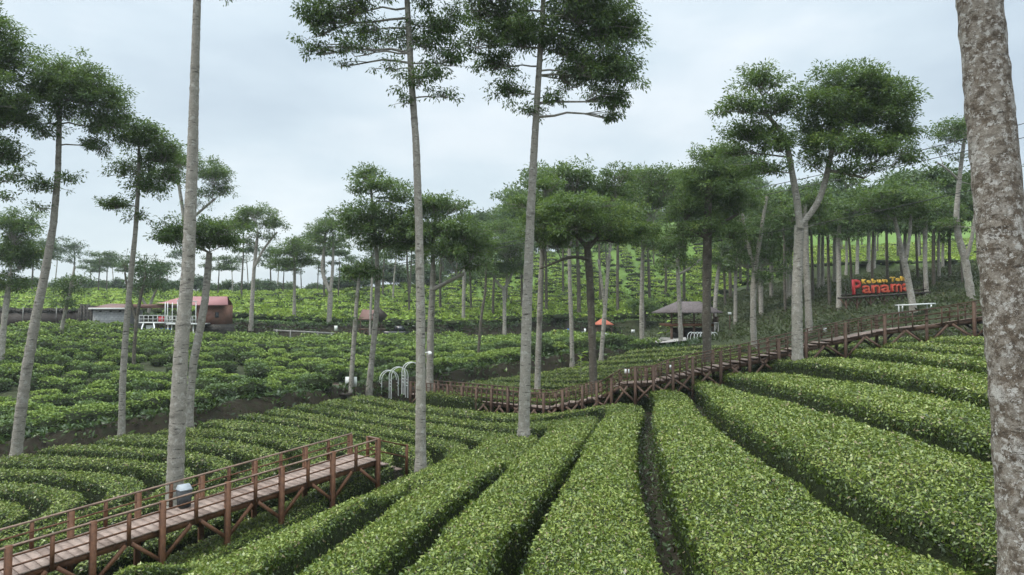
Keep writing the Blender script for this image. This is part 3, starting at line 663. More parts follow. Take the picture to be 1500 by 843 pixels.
tree('thin dark pole-like tree before the thatched hut', [(542,500,3.5),(543,450,3.5),(545,400,3),(546,370,2.5)],
     [(548,372,16,14,.7),(540,385,12,10,.6)], d=70, on='g', L=.4, mat='treefar')
tree('stout twin-limbed tree behind the first tall central trunk', [(630,592,10.5),(630,540,10),(631,480,9.5),(633,430,9),(634,400,8)],
     [(636,300,34,15,1.1),(668,305,26,13,1),(632,340,52,24,1.2),(680,345,38,24,1.1),(655,372,48,18,1.1),(612,365,32,16,1),(700,365,24,20,1),(690,392,26,14,.8),(610,310,24,14,.8)],
     forks=[[(633,425,7),(645,420,6),(662,410,5.5),(680,402,4.5)],[(634,400,7),(634,360,6),(636,320,4)]], d=52, on='g', L=.34, clump=.28)
tree('pale trunk on the tea slope above the road, right of the twin-limbed tree', [(679,474,5.5),(679,440,5.3),(680,405,5),(681,370,4)], [(682,350,28,18,.9),(700,335,20,14,.8),(668,368,20,12,.7)], d=96, on='g', L=.5, mat='treefar')
tree('thin crooked sapling tree by the road with sparse leaves', [(700,530,4.5),(703,490,4.2),(706,455,4),(711,430,3.5),(712,395,3)],
     [(713,385,15,13,.5),(705,402,12,10,.4),(720,400,10,10,.4)], d=70, on='g', L=.36, mat='treelight', bark='barkdark')
tree('tree with a dark heart-shaped fork low over the tea slope', [(739,500,6),(739,470,5.6),(739,440,5.3),(738,424,5)],
     [(722,400,26,18,1),(752,395,28,20,1.1),(735,365,38,22,1.1),(760,350,30,20,1),(715,372,24,18,.9),(740,335,30,16,.9)],
     forks=[[(738,424,4.5),(730,418,4),(722,405,3)],[(738,424,4.5),(746,412,4),(752,395,3)]], d=76, on='g', L=.45, clump=.28)
tree('straight pale trunk beside the second tall central trunk', [(787,572,9.5),(788,530,9),(790,480,8.5),(792,420,8),(795,360,7)], [(800,275,24,18,1),(815,300,30,20,1),(790,320,36,22,1),(770,300,24,16,.9),(810,345,30,16,.9)], d=51, on='h', L=.34)
tree('slim pale trunk on the terrace between two thick dark trunks', [(838,532,6.5),(837,480,6.2),(835,420,5.8),(834,365,5)], [(838,262,40,22,1.1),(860,280,34,18,1.1),(820,285,28,18,1),(845,305,36,16,.9)], d=66, on='h', L=.42)
tree('dark trunk under a wide light-topped umbrella crown in the middle', [(869,572,12),(868,520,11.5),(866,460,11),(864,400,10.5),(860,355,10)],
     [(850,305,66,18,1.2),(900,318,50,20,1.2),(810,325,44,22,1.2),(870,335,60,22,1.2),(930,340,40,20,1.1),(815,355,30,18,1),(905,352,44,14,1),(850,296,40,10,1),(785,345,22,18,.9)],
     forks=[[(862,380,6),(840,372,5),(815,385,3.5),(790,395,2.5)],[(861,365,7),(880,340,5),(905,330,4)],[(861,365,7),(840,335,5),(820,325,4)]], d=45, on='h', L=.3, bark='barkdark', clump=.27, tbase=.56)
tree('slanting pale trunk just right of the dark umbrella tree', [(880,527,6.5),(884,480,6.2),(888,430,5.8),(893,372,5)], [(905,258,32,14,1),(895,280,30,16,1),(915,300,30,16,.9),(890,330,26,16,.8)], d=66, on='h', L=.42, forks=[[(886,455,4),(881,410,3.8),(876,380,3)]])
tree('pale trunk at the left edge of the gravel apron', [(940,512,7.5),(940,460,7),(941,410,6.4),(942,370,5.5)], [(955,258,36,15,1),(975,275,36,20,1.1),(935,285,32,20,1),(955,305,40,18,1),(925,350,36,18,.9),(960,360,30,16,.8)], d=68, on='g', L=.42)
tree('pale trunk standing in front of the pavilion roof', [(997,506,7),(996,460,6.6),(994,410,6.2),(993,380,5.5)], [(985,370,26,18,.9),(1005,385,22,14,.8),(975,390,20,12,.7),(1000,355,28,16,.9)], d=69, on='g', L=.42, forks=[[(994,402,4),(1010,396,3.5),(1028,380,3)]])
tree('thick dark trunk rising past the pavilion behind the boardwalk steps', [(1035,530,13.5),(1035,470,13),(1036,410,12.5),(1037,350,12),(1038,300,10.5),(1040,260,7)],
     [(1042,232,36,20,1.2),(1062,262,40,24,1.2),(1018,262,34,24,1.1),(1045,285,54,26,1.2),(1075,305,38,26,1.1),(1008,312,40,24,1.1),(1045,335,55,20,1.1),(1000,345,30,14,.9),(1075,345,32,16,.9)], d=42, on='h', L=.3, bark='barkdark', clump=.28,
     forks=[[(1037,345,7),(1060,325,5),(1085,312,4)],[(1037,350,7),(1012,335,5),(992,328,4)]])
tree('slender leaning trunk at the right side of the pavilion', [(1046,485,6.5),(1048,440,6.2),(1052,400,5.8),(1058,370,4.5)], [(1062,365,28,16,.8),(1050,385,22,12,.6)], d=72, on='g', L=.42, mat='treelight')
tree('twin-forked pale tree with a thin yellowish crown right of the pavilion', [(1104,514,9.5),(1103,470,9),(1104,430,8.8),(1106,398,8.5)],
     [(1085,385,24,20,.5),(1125,380,26,26,.7),(1100,350,30,24,.5),(1128,345,24,26,.6),(1118,410,24,16,.6),(1110,300,30,22,.6),(1085,320,20,16,.4),(1150,395,20,18,.5)],
     forks=[[(1106,398,6.5),(1096,365,5.5),(1088,335,4.5),(1084,308,3.5)],[(1106,398,7),(1111,355,6),(1115,320,5),(1119,290,4)]], d=50, on='g', L=.33, mat='treelight', clump=.26)
# -- the big forked tree and the right hand grove
tree('large pale tree forking into two limbs with a double rounded crown, right of centre', [(1167,536,16),(1167,500,15.5),(1168,430,14.5),(1171,370,13.5),(1173,330,13.5)],
     [(1112,122,34,24,1.2),(1085,160,34,24,1.1),(1135,160,38,30,1.2),(1095,200,42,26,1.2),(1140,215,36,26,1.1),(1075,225,24,16,.9),(1120,250,40,16,.9),
      (1245,128,55,30,1.3),(1290,155,48,38,1.3),(1215,160,42,36,1.2),(1255,180,62,36,1.3),(1315,200,34,34,1.2),(1230,215,50,28,1.1),(1290,225,48,26,1.1),(1200,200,34,32,1.1),(1330,232,22,20,.9),(1190,240,28,16,.8),(1265,250,44,16,.9)],
     forks=[[(1172,335,10.5),(1168,290,9.5),(1161,250,8.8),(1155,205,7.5),(1140,180,6.5),(1120,160,5)],[(1173,330,9.8),(1188,315,9),(1202,295,8.6),(1213,255,8.2),(1224,200,6.8),(1240,170,6)],[(1215,250,5),(1240,252,4),(1265,262,3)]],
     d=36, on='h', L=.28, sides=16, clump=.27, tbase=.5)
tree('pale companion trunk close behind the big forked tree', [(1185,490,10),(1184,440,9.5),(1182,390,9),(1181,340,8),(1180,300,6)], [(1190,300,36,22,1),(1160,320,30,18,.9),(1205,325,30,18,.9)], d=48, on='g', L=.34)
tree('tree leaning left in front of the letter sign', [(1339,458,9.5),(1334,425,9),(1328,390,8.5),(1320,360,8)], [(1290,285,38,18,1),(1325,300,36,20,1),(1300,318,40,16,1),(1350,315,26,18,.9),(1275,305,24,14,.8)],
     forks=[[(1320,362,6),(1313,335,5.5),(1308,310,4)],[(1326,385,5.5),(1331,350,5),(1331,315,4)]], d=46, on='g', L=.33)
tree('crooked twisted trunk just left of the lichened trunk', [(1424,440,11),(1419,400,10.5),(1414,370,10),(1406,350,8.5),(1402,320,7.5),(1404,280,6.5),(1408,230,5),(1412,195,4)],
     [(1398,188,30,15,.9),(1385,205,24,13,.8),(1375,222,18,10,.5),(1425,200,26,18,.8),(1400,232,22,10,.4),(1440,270,30,20,.8),(1390,330,20,14,.6)], forks=[[(1416,378,6),(1420,350,5),(1421,310,4)],[(1405,265,3.5),(1390,250,3),(1370,240,2)]], d=43, on='g', L=.3)
SLOPE = [(1229,455,7.5,1229,350,60),(1152,440,6,1151,360,72),(1200,424,5,1200,345,78),(1206,420,5,1205,345,80),(1223,416,5.5,1222,355,80),(1256,405,5,1256,340,88),(1273,393,5.5,1272,340,88),(1281,392,3.5,1281,350,100),(1358,433,6.5,1356,335,58),
         (1327,415,5.5,1326,345,75),(1377,410,4.5,1375,355,80),(1382,395,4,1381,360,100),(1130,436,5.5,1131,375,76),(1115,462,7,1115,390,64),(1077,475,6,1078,400,74),(1158,436,5.5,1158,370,78),(1240,398,4,1239,350,105),(1298,385,3.5,1298,345,118),(1345,383,3.5,1345,345,118)]
for k, (u, v, w_, ut, vt, d) in enumerate(SLOPE):
    px = F / d
    tree('pale straight trunk in the grove on the right slope under a shared canopy', [(u, v, w_), ((u+ut)/2+rng.normal(0,.6), (v+vt)/2, w_*.93), (ut, vt, w_*.85), (ut+2, vt-25, w_*.6)],
         [(ut+rng.uniform(-10,10), vt-22-rng.uniform(0,12), 2.3*px, 1.1*px, 1), (ut+rng.uniform(-28,28), vt-8-rng.uniform(0,20), 2.0*px, 1.0*px, .9), (ut+rng.uniform(-30,30), vt-45, 2.2*px, 1.2*px, .9), (ut+rng.uniform(-20,20), vt-5, 1.6*px, .7*px, .6)],
         d=d, on='g', L=.45, group='pale trunks of the grove on the right slope', mat='tree' if k % 3 else 'treelight')
# -- background trees: a few kinds built once, then copied
def kind_tree(k, h, cr, lean, airy, mat):
    t = thing('shade_tree', (0, 0, 0), 'slender tree', 'tree')
    P = np.array([(0, 0, -.6), (lean*.2, 0, h*.3), (lean*.6, .2, h*.6), (lean, 0, h*.92)]); Q, q = dense_line(P, np.array([.16, .14, .11, .05]), .7)
    wd = MB(); wd.tube(Q, q, 7, .5)
    E = []
    for j in range(6 + k % 3):
        a = rng.uniform(0, 6.28); rad = rng.uniform(.2, .85) * cr; z = h * rng.uniform(.62, .98)
        E.append(((lean + rad*math.cos(a), rad*math.sin(a), z), (cr*rng.uniform(.4, .7),)*2 + (cr*rng.uniform(.2, .36),), airy))
    lf = MB(); crown_fill(lf, wd, E, [(Q[i], q[i]) for i in range(len(Q)//2, len(Q))], .55, 1, .3, clump=.32, flat=.5)
    obj('trunk', wd, M['bark' if k == 3 else 'barkdark'], t, smooth=True); obj('crown', lf, M[mat], t); return t
KT = [kind_tree(0, 11, 3.2, .3, 1.0, 'treefar'), kind_tree(1, 13, 3.8, -.5, .9, 'tree'), kind_tree(2, 9, 2.6, .2, .55, 'treefar'), kind_tree(3, 12, 3.4, .9, .35, 'treefar'), kind_tree(4, 10, 3.6, 0, 1.0, 'treelight')]
KL = ['leafy', 'tall broad', 'small airy', 'thin nearly bare', 'light green']
used = [False] * len(KT)
BG = []
for u in (-40, 12, 48, 72, 84, 112, 128, 140, 152, 165, 188, 232, 244, 262, 318, 340, 352, 362, 392, 402, 418, 446, 460, 472, 498, 512, 560, 580, 600, 650):
    BG.append((u + rng.uniform(-5, 5), rng.uniform(112, 175), rng.choice([0, 2, 3, 3, 2, 4]), rng.uniform(.7, 1.15), 'above the tea ridge on the left skyline'))
for u in range(560, 1160, 27):
    BG.append((u + rng.uniform(-8, 8), rng.uniform(135, 185), rng.choice([0, 1, 4, 1, 0, 2]), rng.uniform(1.0, 1.35), 'on the misty hill behind the bright tea slope'))
for u in range(690, 1130, 17):
    BG.append((u + rng.uniform(-8, 8), rng.uniform(185, 240), rng.choice([1, 4, 1, 0]), rng.uniform(1.0, 1.4), 'on the misty hill behind the bright tea slope'))
for u in range(1130, 1480, 27):
    BG.append((u + rng.uniform(-6, 6), rng.uniform(112, 165), rng.choice([0, 1, 4, 1]), rng.uniform(.8, 1.05), 'filling the grove behind the letter sign'))
for (u, d, vt) in ((600, 96, 320), (645, 104, 305), (690, 100, 322), (722, 92, 318), (765, 98, 288), (800, 92, 262), (848, 90, 255), (905, 88, 256), (952, 92, 258), (1002, 96, 270), (1062, 84, 280), (1112, 78, 285), (1128, 90, 300),
                   (1150, 66, 262), (1190, 70, 262), (1215, 62, 270), (1248, 68, 262), (1278, 62, 272), (1300, 72, 258), (1322, 64, 262), (1345, 70, 238), (1368, 62, 250), (1392, 66, 255), (1410, 60, 275), (1445, 64, 250), (1070, 92, 250), (1095, 95, 262)):
    z = float(ground(ray(u, 421)[0] * d, d)); hh = ray(u, vt)[1] * d - z; k = int(rng.choice([0, 1, 4, 1, 0]))
    BG.append((u, d, k, hh / (11, 13, 9, 12, 10)[k] * .95, 'in the shared canopy of the grove' if u > 1130 else 'in the middle canopy on the bright tea slope'))
for (u, d) in ((742, 112), (825, 118), (880, 110), (975, 115), (1040, 110), (1085, 112)):
    BG.append((u, d, 1, rng.uniform(1.25, 1.55), 'on the bright tea slope above the road'))
for u, d, k, sc, where in BG:
    a, b = ray(u, 421); x = a * d; z = float(ground(x, d))
    t = KT[k] if not used[k] else copy_tree(KT[k])
    used[k] = True
    t.location = (x, d, z); t.rotation_euler = (0, 0, rng.uniform(0, 6.28)); t.scale = (sc, sc, sc * rng.uniform(.9, 1.12))
    tag(t, KL[k] + ' distant tree ' + where, 'tree', KL[k] + ' distant trees ' + where)
def low_tree(mat):
    t = thing('shrub', (0, 0, 0), 'low bush', 'shrub'); wd = MB(); wd.tube(np.array([(0, 0, -.4), (0, 0, .6), (.1, 0, 1.6)]), np.array([.12, .1, .05]), 6)
    lf = MB(); crown_fill(lf, wd, [((rng.uniform(-1.4, 1.4), rng.uniform(-1, 1), rng.uniform(1.2, 3.4)), (1.5, 1.4, 1.1), .9) for _ in range(7)], [((0, 0, 1.0), .1)], .6, 1, .2)
    obj('stem', wd, M['bark'], t); obj('foliage', lf, M[mat], t); return t
LOW = [low_tree('treefar'), low_tree('treelight')]; lused = [False, False]
for u in list(np.arange(-60, 700, 15.0)) + list(np.arange(700, 1160, 16.0)):
    u = u + rng.uniform(-6, 6); d = rng.uniform(135, 178) if u < 700 else rng.uniform(175, 235); k = int(rng.random() < .35); a = ray(u, 421)[0]; x = a * d
    t = copy_tree(LOW[k]) if lused[k] else LOW[k]; lused[k] = True; s_ = rng.uniform(.45, 1.0) if u < 500 else rng.uniform(.8, 1.7)
    t.location = (x, d, float(ground(x, d))); t.rotation_euler = (0, 0, rng.uniform(0, 6.28)); t.scale = (s_ * 1.2, s_ * 1.2, s_)
    where = 'along the hazy left ridge' if u < 700 else 'on the misty hill behind the grove'
    tag(t, ('pale green' if k else 'grey green') + ' low shrub ' + where, 'shrub', ('pale green' if k else 'grey green') + ' shrubs ' + where)
print('tree leaves', NT[0])

# ------------------------------------------------------------------ tea bushes on the slopes
def bush_mesh(nl, L, rx, ry, h, mat, tb=.5):
    mb = MB(); n, m = 12, 5
    th = np.linspace(0, 2*np.pi, n, endpoint=False); ph = np.linspace(-.35, 1, m)
    wob = 1 + .14 * rng.standard_normal((m, n)); wob[-1] = 1
    V = []
    for i, p in enumerate(ph):
        rr = (1 - max(0, p) ** 4) ** .5 if p < 1 else .02
        rr *= (.72 if p < 0 else 1)
        V.append(np.stack([rx*rr*np.cos(th)*wob[i], ry*rr*np.sin(th)*wob[i], np.full(n, h*p)], -1))
    V = np.array(V).reshape(-1, 3) * .93
    i = np.arange(m-1)[:, None]*n; j = np.arange(n)[None]; j2 = (j+1) % n
    mb.add(V, np.stack([i+j, i+j2, i+n+j2, i+n+j], -1).reshape(-1, 4), .3, 0)
    mb.add(V[-n:], np.arange(n)[None], .3, 0)
    a = rng.uniform(0, 6.28, nl); q = rng.random(nl) ** .55; side = rng.random(nl) < .35
    top = np.stack([rx*q*np.cos(a), ry*q*np.sin(a), h*(1 - .22*q**4) + rng.normal(0, .04, nl)], -1)
    sd_ = np.stack([rx*1.0*np.cos(a), ry*1.0*np.sin(a), h*rng.uniform(.05, .85, nl)], -1)
    C = np.where(side[:, None], sd_, top)
    N = np.where(side[:, None], np.stack([np.cos(a), np.sin(a), np.full(nl, .5)], -1), np.array([0, 0, 1.0])) + rng.standard_normal((nl, 3)) * .4
    D = rng.standard_normal((nl, 3)) * np.array([1, 1, .4]) + np.array([0, 0, .25])
    tint = np.clip(rng.normal(tb, .17, nl) + np.where(side, -.25, .12), 0, 1)  # tops tinted lighter and sides darker: painted light and shade
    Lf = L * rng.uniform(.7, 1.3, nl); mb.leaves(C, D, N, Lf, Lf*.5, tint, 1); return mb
BM = []
for k in range(10):
    mb = bush_mesh(480, .17, rng.uniform(.75, 1.0), rng.uniform(.52, .7), rng.uniform(.7, .95), 'tea', rng.uniform(.38, .78))
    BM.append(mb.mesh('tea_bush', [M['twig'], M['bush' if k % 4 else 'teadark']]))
P = []
for y in np.arange(31, 84, 1.72):
    for x in np.arange(-62, 20, 1.85):
        xx = x + rng.normal(0, .38) + (.9 if int(y / 1.72) % 2 else 0); yy = y + rng.normal(0, .25)
        y1 = np.interp(xx, B1[:, 0], B1[:, 1]); y2 = np.interp(xx, B2[:, 0], B2[:, 1])
        if yy < y1 + 1.0 or yy > y2 - 4.5 or abs(xx) > yy * .84 or xx > 12: continue
        u = 750 + xx / yy * F
        if 185 < u < 345 and 67.5 < yy: continue
        if u < 190 and yy > 71: continue
        if u > 915 and yy > 66: continue
        if (abs(u - 490) < 16 and yy < 50) or (552 < u < 628 and yy < 48) or (498 < u < 532 and yy < 46): continue      # the stair
        if rng.random() < .06: continue
        P.append((xx, yy))
P = np.array(P); P = P[np.argsort(np.hypot(P[:, 0], P[:, 1]))]
Z = ground(P[:, 0], P[:, 1])
print('slope bushes', len(P))
for i in range(min(300, len(P))):
    k = int(rng.integers(0, 10)); o = bpy.data.objects.new('tea_bush', BM[k]); COL.objects.link(o)
    o.location = (P[i, 0], P[i, 1], Z[i]); o.rotation_euler = (0, 0, rng.normal(0, .35)); s = rng.uniform(.85, 1.15); o.scale = (s, s, s * rng.uniform(.85, 1.15))
    tag(o, 'rounded unclipped tea bush on the slope between the hollow and the road', 'tea bush', 'tea bushes on the slope below the road')
def stuff_bushes(name, PP, L, nl, mats, rxr, ryr, hr, tb):
    mb = MB(); zz = ground(PP[:, 0], PP[:, 1])
    proto = [bush_mesh(nl, L, rng.uniform(*rxr), rng.uniform(*ryr), rng.uniform(*hr), '', rng.uniform(*tb)) for _ in range(8)]
    for (x, y), z in zip(PP, zz):
        p = proto[int(rng.integers(0, 8))]; a = rng.normal(0, .3); s = rng.uniform(.85, 1.2); ca, sa = math.cos(a)*s, math.sin(a)*s
        Rm = np.array([[ca, sa, 0], [-sa, ca, 0], [0, 0, s]]); dt = rng.normal(0, .06); off = 0
        for v, f, t, m in zip(p.v, p.f, p.t, p.m):
            mb.v.append(v @ Rm + np.array([x, y, z])); mb.f.append(f + mb.n); mb.t.append(np.clip(t + dt, 0, 1)); mb.m.append(m)
        mb.n += p.n
    o = obj(name, mb, mats); tag(o, kind='stuff'); return o
if len(P) > 300: tag(stuff_bushes('tea_bushes', P[300:], .26, 150, [M['twig'], M['bush']], (.85, 1.25), (.6, .85), (.75, 1.0), (.42, .6)), 'mass of dark tea bushes on the slope just below the road', 'tea bushes')
Q = []
y = 84.0
while y < 200:
    st = 1.9 + (y - 84) * .02
    for x in np.arange(-y * .85, min(y * .5, 60), st * 1.25):
        xx = x + rng.normal(0, .4); yy = y + rng.normal(0, .3)
        y2 = np.interp(xx, B2[:, 0], B2[:, 1])
        if yy < y2 + 1.3 or xx > 20 + (yy - 75) * .45: continue
        if rng.random() < .05: continue
        Q.append((xx, yy))
    y += st * .92
Q = np.array(Q); print('upper mounds', len(Q))
tag(stuff_bushes('tea_field', Q, .42, 70, [M['twig'], M['teabright']], (1.15, 1.75), (.72, 1.0), (.62, .85), (.45, .75)), 'bright green tea field covering the slope above the road', 'tea field')
Q2 = []
for y in np.arange(95, 150, 2.2):
    for x in np.arange(36, y * .85, 2.6):
        if y < np.interp(x, B3[:, 0], B3[:, 1]) + 1.5: continue
        Q2.append((x + rng.normal(0, .4), y + rng.normal(0, .3)))
tag(stuff_bushes('tea_field', np.array(Q2), .42, 70, [M['twig'], M['teabright']], (1.4, 1.9), (.9, 1.2), (.5, .7), (.6, .85)), 'bright tea field high behind the letter sign', 'tea field')
# low scrub on the right slope
def scrub(name, n, xr, yr, ok, L, tb, matk, label):
    x = rng.uniform(*xr, n); y = rng.uniform(*yr, n); k = ok(x, y); x, y = x[k], y[k]
    z = ground(x, y); m = len(x); r = 6
    X = np.repeat(np.stack([x, y, z], -1), r, 0) + rng.standard_normal((m*r, 3)) * np.array([.25, .25, .05]); X[:, 2] += .05
    D = rng.standard_normal((m*r, 3)) * np.array([1, 1, .3]) + np.array([0, 0, .7]); N = rng.standard_normal((m*r, 3)) + np.array([0, -.5, 1])
    mb = MB(); Lf = L * rng.uniform(.5, 1.4, m*r); mb.leaves(X, D, N, Lf, Lf*.4, np.clip(np.repeat(rng.normal(tb, .2, m), r) + rng.normal(0, .1, m*r), 0, 1), 0)
    tag(obj(name, mb, M[matk]), label, 'scrub', kind='stuff')
M['scrub'] = leafmat('scrub_leaf', [(0, (.05, .045, .025)), (.35, (.045, .06, .025)), (.7, (.07, .095, .035)), (1, (.13, .12, .06))], .2, .6, .3)
scrub('ground_scrub', 16000, (12, 75), (36, 98), lambda x, y: (x > 13 + rng.random(len(x)) * 4) & (x < .82 * y) & (y > 37 + np.maximum(0, 24 - x) * 1.9), .3, .35, 'scrub', 'low brownish scrub covering the right slope around the letter sign')
scrub('bank_weeds', 45000, (-60, 16), (30, 75), lambda x, y: (y > np.interp(x, B1[:, 0], B1[:, 1]) - 1.2) & (y < np.interp(x, B1[:, 0], B1[:, 1]) + 1.6), .3, .4, 'teadark', 'dark weeds hanging over the earth bank at the far side of the hollow')
scrub('road_bank_weeds', 16000, (-60, 14), (68, 88), lambda x, y: (y > np.interp(x, B2[:, 0], B2[:, 1]) - .2) & (y < np.interp(x, B2[:, 0], B2[:, 1]) + 1.4), .4, .3, 'teadark', 'dark weeds on the cut bank along the far side of the road')
scrub('furrow_weeds', 26000, (-14, 22), (5, 34), lambda x, y: (np.abs(x) < .85 * y) & (rng.random(len(x)) < np.clip(14 / y, .15, 1)), .09, .4, 'teadark', 'small weeds growing in the furrows between the near tea hedges')
#PART3

# ------------------------------------------------------------------ boardwalks
def path_at(P, s):
    c = np.concatenate([[0], np.cumsum(np.linalg.norm(np.diff(P[:, :2], axis=0), axis=1))])
    s = np.asarray(s, float); return np.stack([np.interp(s, c, P[:, k]) for k in range(3)], -1), c[-1]
def s_of_u(P, u):
    a = ray(u, 500)[0]; c = np.concatenate([[0], np.cumsum(np.linalg.norm(np.diff(P[:, :2], axis=0), axis=1))])
    f = P[:, 0] - a * P[:, 1]
    for i in range(len(P) - 1):
        if f[i] <= 0 <= f[i+1]:
            t = f[i] / (f[i] - f[i+1]); return c[i] + t * (c[i+1] - c[i])
    return None
def boardwalk(label, P, width, posts_u, M_, rail_h, pw, mids, step_rng=(), close_back=None, drop_back=True, brace=True, plank=.19, braces_len=.8):
    P = np.asarray(P, float); tot = path_at(P, 0)[1]
    base = path_at(P, tot / 2)[0].copy(); base[2] = float(ground(base[0], base[1]))
    t = thing('boardwalk', base, label, 'boardwalk')
    def fr(s):
        p = path_at(P, s)[0]; q0 = path_at(P, max(0, s - .6))[0]; q1 = path_at(P, min(tot, s + .6))[0]
        d = q1 - q0; d2 = d.copy(); d2[2] = 0; d2 /= np.linalg.norm(d2); n = np.array([-d2[1], d2[0], 0]); d /= np.linalg.norm(d)
        return p, d, n
    def zq(s, p):
        for a, b, nst in step_rng:
            if a <= s <= b:
                za, zb = path_at(P, a)[0][2], path_at(P, b)[0][2]; k = math.floor((s - a) / (b - a) * nst + .5)
                return za + (zb - za) * k / nst
        return p[2]
    dk = MB()
    for s in np.arange(plank / 2, tot, plank):
        p, d, n = fr(s); z = zq(s, p); inst = any(a <= s <= b for a, b, _ in step_rng)
        dd = np.array([d[0], d[1], 0]) if inst else d; dd = dd / np.linalg.norm(dd)
        up = np.cross(dd, n); c = p + n * (width / 2 + rng.normal(0, .006)); c[2] = z - .02 + rng.normal(0, .003)
        dk.box(c, (plank * .465, width / 2 + .04, .02), (dd, n, up), float(rng.random()))
    obj('deck', dk, M_['deck'], t)
    ss = np.linspace(0, tot, max(8, int(tot / 1.2)))
    for off in (.06, width - .06):
        bm = MB(); pts = [fr(s)[0] + fr(s)[2] * off - np.array([0, 0, .14]) for s in ss]
        for a, b in zip(pts[:-1], pts[1:]): bm.beam(a, b, .07, .19, .4)
        obj('edge_beam', bm, M_['post'], t)
    for side in (0, 1):
        sgn = -1 if side == 0 else 1; off = -.05 if side == 0 else width + .05
        lim = tot if side == 0 or close_back is None else close_back
        rl = [s for s in ss if s < lim] + [lim]
        for nm, hh, w_, h_ in (('handrail', rail_h, .1, .04), ('lower_rail', rail_h * .64, .04, .042), ('lower_rail', rail_h * .3, .04, .042)):
            bm = MB(); pts = [fr(s)[0] + fr(s)[2] * off + np.array([0, 0, hh]) for s in rl]
            if nm != 'handrail': pts = [p - fr(s)[2] * sgn * .045 for p, s in zip(pts, rl)]
            for a, b in zip(pts[:-1], pts[1:]): bm.beam(a, b, w_, h_, float(rng.uniform(.3, .6)))
            obj(nm, bm, M_['rail'] if nm == 'handrail' else M_['post'], t)
        S_ = [s for s in posts_u if s is not None and s <= lim + .05]
        for s in S_:
            p, d, n = fr(s); q = p + n * off; g = float(ground(q[0], q[1])) - .3
            bm = MB(); ax = np.stack([np.array([d[0], d[1], 0]) / np.hypot(d[0], d[1]), n, [0, 0, 1.0]])
            top = p[2] + rail_h + (.03 if side == 0 else -.02)
            bm.box((q[0], q[1], (g + top) / 2), (pw / 2, pw / 2, (top - g) / 2), ax, float(rng.uniform(.2, .6)))
            obj('post', bm, M_['post'], t)
            if brace:
                hgt = min(braces_len, max(.25, p[2] - g - .55))
                for k in (-1, 1):
                    s2 = s + k * hgt * 1.05
                    if 0 <= s2 <= tot:
                        p2 = fr(s2)[0] + n * off - np.array([0, 0, .16]); p1 = np.array([q[0], q[1], p[2] - .16 - hgt])
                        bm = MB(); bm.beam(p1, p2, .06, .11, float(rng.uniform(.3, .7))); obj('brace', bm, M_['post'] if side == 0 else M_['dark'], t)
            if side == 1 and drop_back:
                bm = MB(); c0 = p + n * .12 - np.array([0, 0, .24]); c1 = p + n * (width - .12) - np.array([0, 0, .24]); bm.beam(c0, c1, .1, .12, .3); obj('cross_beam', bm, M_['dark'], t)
        for a, b in zip(S_[:-1], S_[1:]):
            for k in range(mids):
                s = a + (b - a) * (k + 1) / (mids + 1); p, d, n = fr(s); q = p + n * off
                ax = np.stack([np.array([d[0], d[1], 0]) / np.hypot(d[0], d[1]), n, [0, 0, 1.0]])
                bm = MB(); lo = -.2 if side == 0 else -.05
                bm.box((q[0], q[1], p[2] + (rail_h + lo) / 2), (pw * (.3 if mids == 1 else .2), pw * (.3 if mids == 1 else .2), (rail_h - lo) / 2 - .01), ax, float(rng.uniform(.2, .6))); obj('baluster', bm, M_['post'], t)
    return t, fr, tot
A = unp(28, 840, 17.7); Bq = unp(554, 672, 26.5)
NP = np.array([A + (A - Bq) * .5, A, Bq])
nu = [s_of_u(NP, u) for u in (-110, 20, 142, 242, 336, 414, 488, 553.5)]
MW = dict(deck=M['deck'], post=M['wood'], rail=M['rail'], dark=M['wooddark'])
bw, fr, tot = boardwalk('reddish timber boardwalk with low rails entering at the lower left and ending in a stair', NP, 1.65, nu, MW, .76, .15, 1, plank=.25)
# end railing and the stair at its right end
p, d, n = fr(tot - .02); dh = np.array([d[0], d[1], 0]) / np.hypot(d[0], d[1])
e0 = p - n * .05; e1 = p + n * .62
bm = MB(); bm.beam(e0 + [0, 0, .77], e1 + [0, 0, .77], .09, .045, .5); obj('handrail', bm, M['rail'], bw)
bm = MB(); bm.box(e1 + [0, 0, .3], (.055, .055, .48), None, .4); obj('post', bm, M['wood'], bw)
fo = e1 + dh * 2.0; gz = float(ground(fo[0], fo[1]))
bm = MB(); bm.box((fo[0], fo[1], p[2] - .45), (.055, .055, .62), None, .4); obj('post', bm, M['wood'], bw)
bm = MB(); bm.beam(e1 + [0, 0, .72], np.array([fo[0], fo[1], p[2] + .12]), .05, .06, .4); bm.beam(e1 + [0, 0, .3], np.array([fo[0], fo[1], p[2] - .35]), .05, .06, .4); obj('stair_rail', bm, M['wood'], bw)
bm = MB()
for k in range(5):
    c = p + n * 1.08 + dh * (.2 + .36 * k); c[2] = p[2] - .16 * (k + 1); bm.box(c, (.17, .42, .02), (dh, n, [0, 0, 1]), float(rng.random()))
obj('stair_tread', bm, M['deck'], bw)
